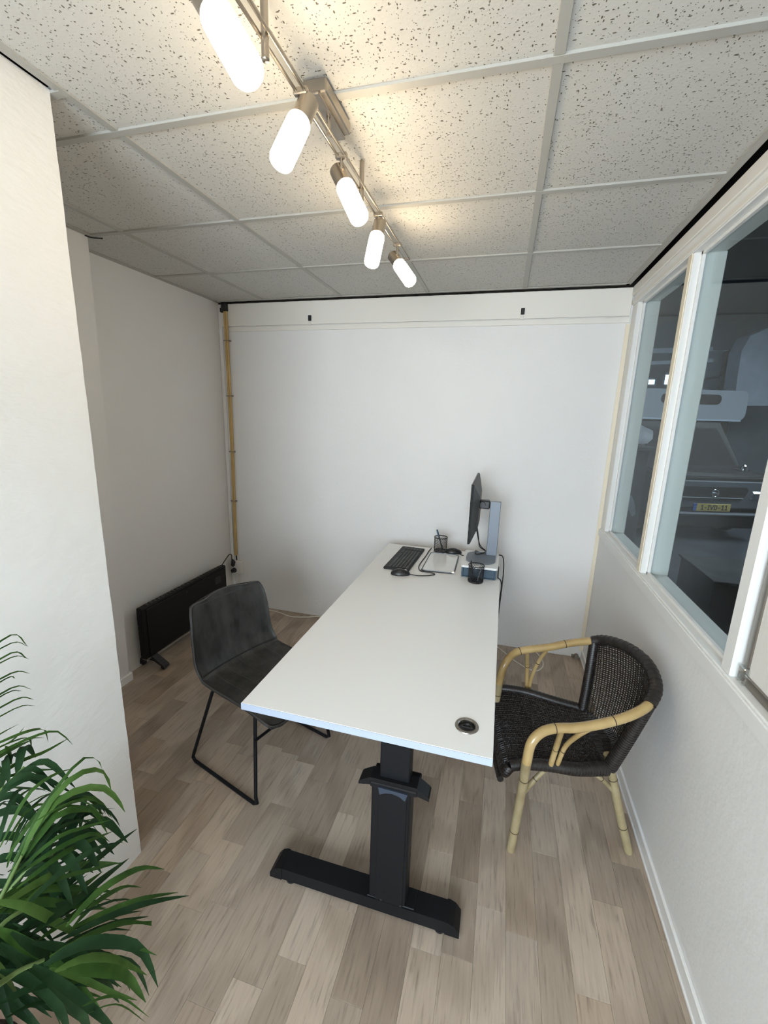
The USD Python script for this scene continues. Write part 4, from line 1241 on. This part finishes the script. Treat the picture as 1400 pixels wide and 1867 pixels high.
obj('front_panel', vbox(s0 - hw + .02, s0 + hw - .02, .46, .86, VD + .02, VD + .08, .02), 'van_grey', vn, False)
gr = [(-.47, .755), (.43, .755), (.47, .715), (.42, .60), (.39, .575), (-.42, .575), (-.45, .62)]
g_ = obj('grille', slab_sz([(s0 + a_, z_ + .02) for a_, z_ in gr], VD - .004, .03), 'van_dark', vn, False)
obj('grille_strip', vbox(s0 - .45, s0 + .41, .612, .624, VD - .012, VD, .003), 'shop_wall', g_, False)
bc = Rw * s0 + Fw * (VD - .012) + np.array([0, 0, .685])
obj('badge', cat_(tube([bc + Rw * .048 * math.cos(a_) + np.array([0, 0, .048 * math.sin(a_)]) for a_ in np.linspace(0, 2 * np.pi, 24, endpoint=False)], .009, 8, True), vbox(s0 - .045, s0 + .045, .676, .694, VD - .016, VD - .004, .003)), 'chrome', vn)
np_ = obj('number_plate', vbox(s0 - .215, s0 + .265, .425, .530, VD - .006, VD + .012, .004), 'plate_yellow', vn, False)
obj('country_strip', vbox(s0 - .265, s0 - .217, .425, .530, VD - .006, VD + .012, .004), 'plate_blue', np_, False)
tx = meshkit.text_mesh('1-IVD-11', .066, .003, bold=True)
tx.vertices[:, 0] *= .385 / tx.bounds[1][0]
tx.vertices = np.array([Rw * (s0 - .165 + x) + Fw * (VD - .0065 - z) + [0, 0, .446 + y] for x, y, z in tx.vertices])
obj('plate_lettering', tx, 'plate_text', np_, False)
obj('bumper', vbox(s0 - hw, s0 + hw, .355, .405, VD - .03, VD + .08, .02), 'van_grey', vn, False)
obj('lower_apron', vbox(s0 - hw + .02, s0 + hw - .02, .18, .36, VD + .02, VD + .10, .02), 'van_dark', vn, False)
for sg in (-1, 1):
    obj('headlight', vbox(s0 + sg * .60 - .08, s0 + sg * .60 + .08, .60, .72, VD - .005, VD + .05, .03), 'chrome', vn, False)
    mc = Rw * (s0 + sg * .545) + Fw * (VD + .25) + np.array([0, 0, .99])
    obj('wing_mirror', cat_(ellipsoid(mc, (.05, .04, .085), 3), rod(mc, mc + Fw * .2 + [0, 0, .0], .012)), 'chrome', vn)
    for dd in (.7, 2.7):
        w_ = lathe([(0, 0), (.28, 0), (.30, .03), (.30, .16), (.28, .18), (0, .18)], 28, Rw * (s0 + sg * (hw - .09) - .09) + Fw * (VD + dd) + [0, 0, .28], Rw)
        obj('wheel', w_, 'black_matt', vn)
# caravan roof behind it
CD = 9.7
cv = thing('caravan', 'pale rounded camper with a brown window standing behind the van', 'caravan', V(1270, 740, CD) * [1, 1, 0])
sl, _ = sz(1120, 740, CD)
sr, zt = sz(1362, 740, CD)
_, zb = sz(1300, 766, CD)
_, zt = sz(1330, 712, CD)
g_ = rrect(sr - sl, zt - zb, .15, 8)
g_ = affinity.translate(g_, (sl + sr) / 2, (zb + zt) / 2)
obj('alcove', slab_sz(g_, CD, 2.2), 'van_white', cv, 30)
wl, _ = sz(1205, 730, CD)
wr_, w1 = sz(1316, 720, CD)
_, w0 = sz(1290, 737, CD)
obj('alcove_window', slab_sz(affinity.translate(rrect(wr_ - wl, w1 - w0, .09, 6), (wl + wr_) / 2, (w0 + w1) / 2), CD - .02, .05), 'tinted_brown', cv, False)
obj('trim_strip', vbox(sl + .1, sr - .08, zb - .02, zb + .015, CD - .012, CD + .1, .005), 'sheet_white', cv, False)
obj('cab', vbox(sl + .25, sr - .05, .4, zb, CD + .3, CD + 2.0, .05), 'tinted_brown', cv, False)
# timber post, white sheets, round white cover
pt = thing('timber_post', 'leaning grey timber post in front of white sheets in the workshop', 'post', V(1330, 700, 12.0) * [1, 1, 0])
obj('post', slab([(1314, 713), (1332, 713), (1346, 634), (1327, 640)], 12.0, .14), 'timber_grey', pt, False)
obj('stay', slab([(1270, 694), (1318, 683), (1318, 686), (1270, 697)], 12.05, .05), 'timber_grey', pt, False)
q1 = thing('white_sheet', 'pale blue-white sheet hanging left of the timber post', 'sheet', V(1300, 700, 12.5) * [1, 1, 0])
obj('sheet', slab([(1255, 740), (1322, 740), (1334, 638), (1262, 638)], 12.5, .04), 'sheet_white', q1, False)
q2 = thing('round_cover', 'large pale rounded cover rising behind the timber post', 'cover', V(1400, 700, 11.0) * [1, 1, 0])
cc = [(1338, 740), (1344, 690), (1352, 640), (1368, 612), (1400, 598), (1430, 594), (1450, 640), (1455, 740)]
obj('cover', slab(cc, 11.0, .4), 'sheet_white', q2, False)
q3 = thing('roof_rack', 'dark plank lying on the roof beside the camper', 'plank', V(1375, 715, 11.5) * [1, 1, 0])
obj('plank', slab([(1350, 714), (1390, 706), (1394, 708), (1392, 720), (1352, 718)], 11.5, .6), 'timber_grey', q3, False)
q4 = thing('workbench', 'dark cluttered workbench seen low through the left pane', 'workbench', V(1150, 900, 5.2) * [1, 1, 0])
sbl, _ = sz(1090, 840, 5.2)
sbr, zbt = sz(1196, 815, 5.2)
obj('bench_top', vbox(sbl, sbr, zbt - .05, zbt, 5.2, 6.0, .01), 'bench_dark', q4, False)
obj('bench_body', vbox(sbl + .02, sbr - .04, .10, zbt - .05, 5.24, 5.95, .01), 'bench_dark', q4, False)
for sg in (sbl + .06, sbr - .10):
    obj('leg', vbox(sg, sg + .05, -.02, .12, 5.3, 5.35, .005), 'bench_dark', q4, False)
q5 = thing('paper_bag', 'crumpled white paper bag on the workbench behind the left pane', 'bag', V(1170, 795, 5.3))
pb_ = slab([(1148, 812), (1150, 775), (1163, 776), (1190, 789), (1190, 803), (1180, 812), (1165, 814)], 5.26, .18)
pb_.apply_translation((0, 0, .025))
pb_ = pb_.subdivide().subdivide()
pb_.vertices += .02 * (meshkit.noise(pb_.vertices * 14, 5)[:, None] - .5)
obj('bag', pb_, 'paper_white', q5, False)
q6 = thing('rag', 'pale rag hanging down the workbench front', 'cloth', V(1150, 930, 5.15))
rg = slab([(1143, 895), (1152, 905), (1158, 922), (1158, 938), (1152, 942), (1144, 925)], 5.19, .02).subdivide().subdivide()
rg.vertices += .015 * (meshkit.noise(rg.vertices * 18, 8)[:, None] - .5)
obj('cloth', rg, 'shop_wall', q6, False)
q7 = thing('low_crate', 'dark low crate on the workshop floor below the middle pane', 'crate', (1.9, 3.3, 0))
kc = at(1284, 1043, z=.42)
obj('crate_body', box(kc[0], kc[0] + .7, kc[1] - .2, kc[1] + .5, -.02, .40, .01), 'bench_dark', q7, False)
obj('crate_lid', box(kc[0] - .02, kc[0] + .72, kc[1] - .22, kc[1] + .52, .40, .42, .005), 'bench_dark', q7, False)
print('planks', pl)
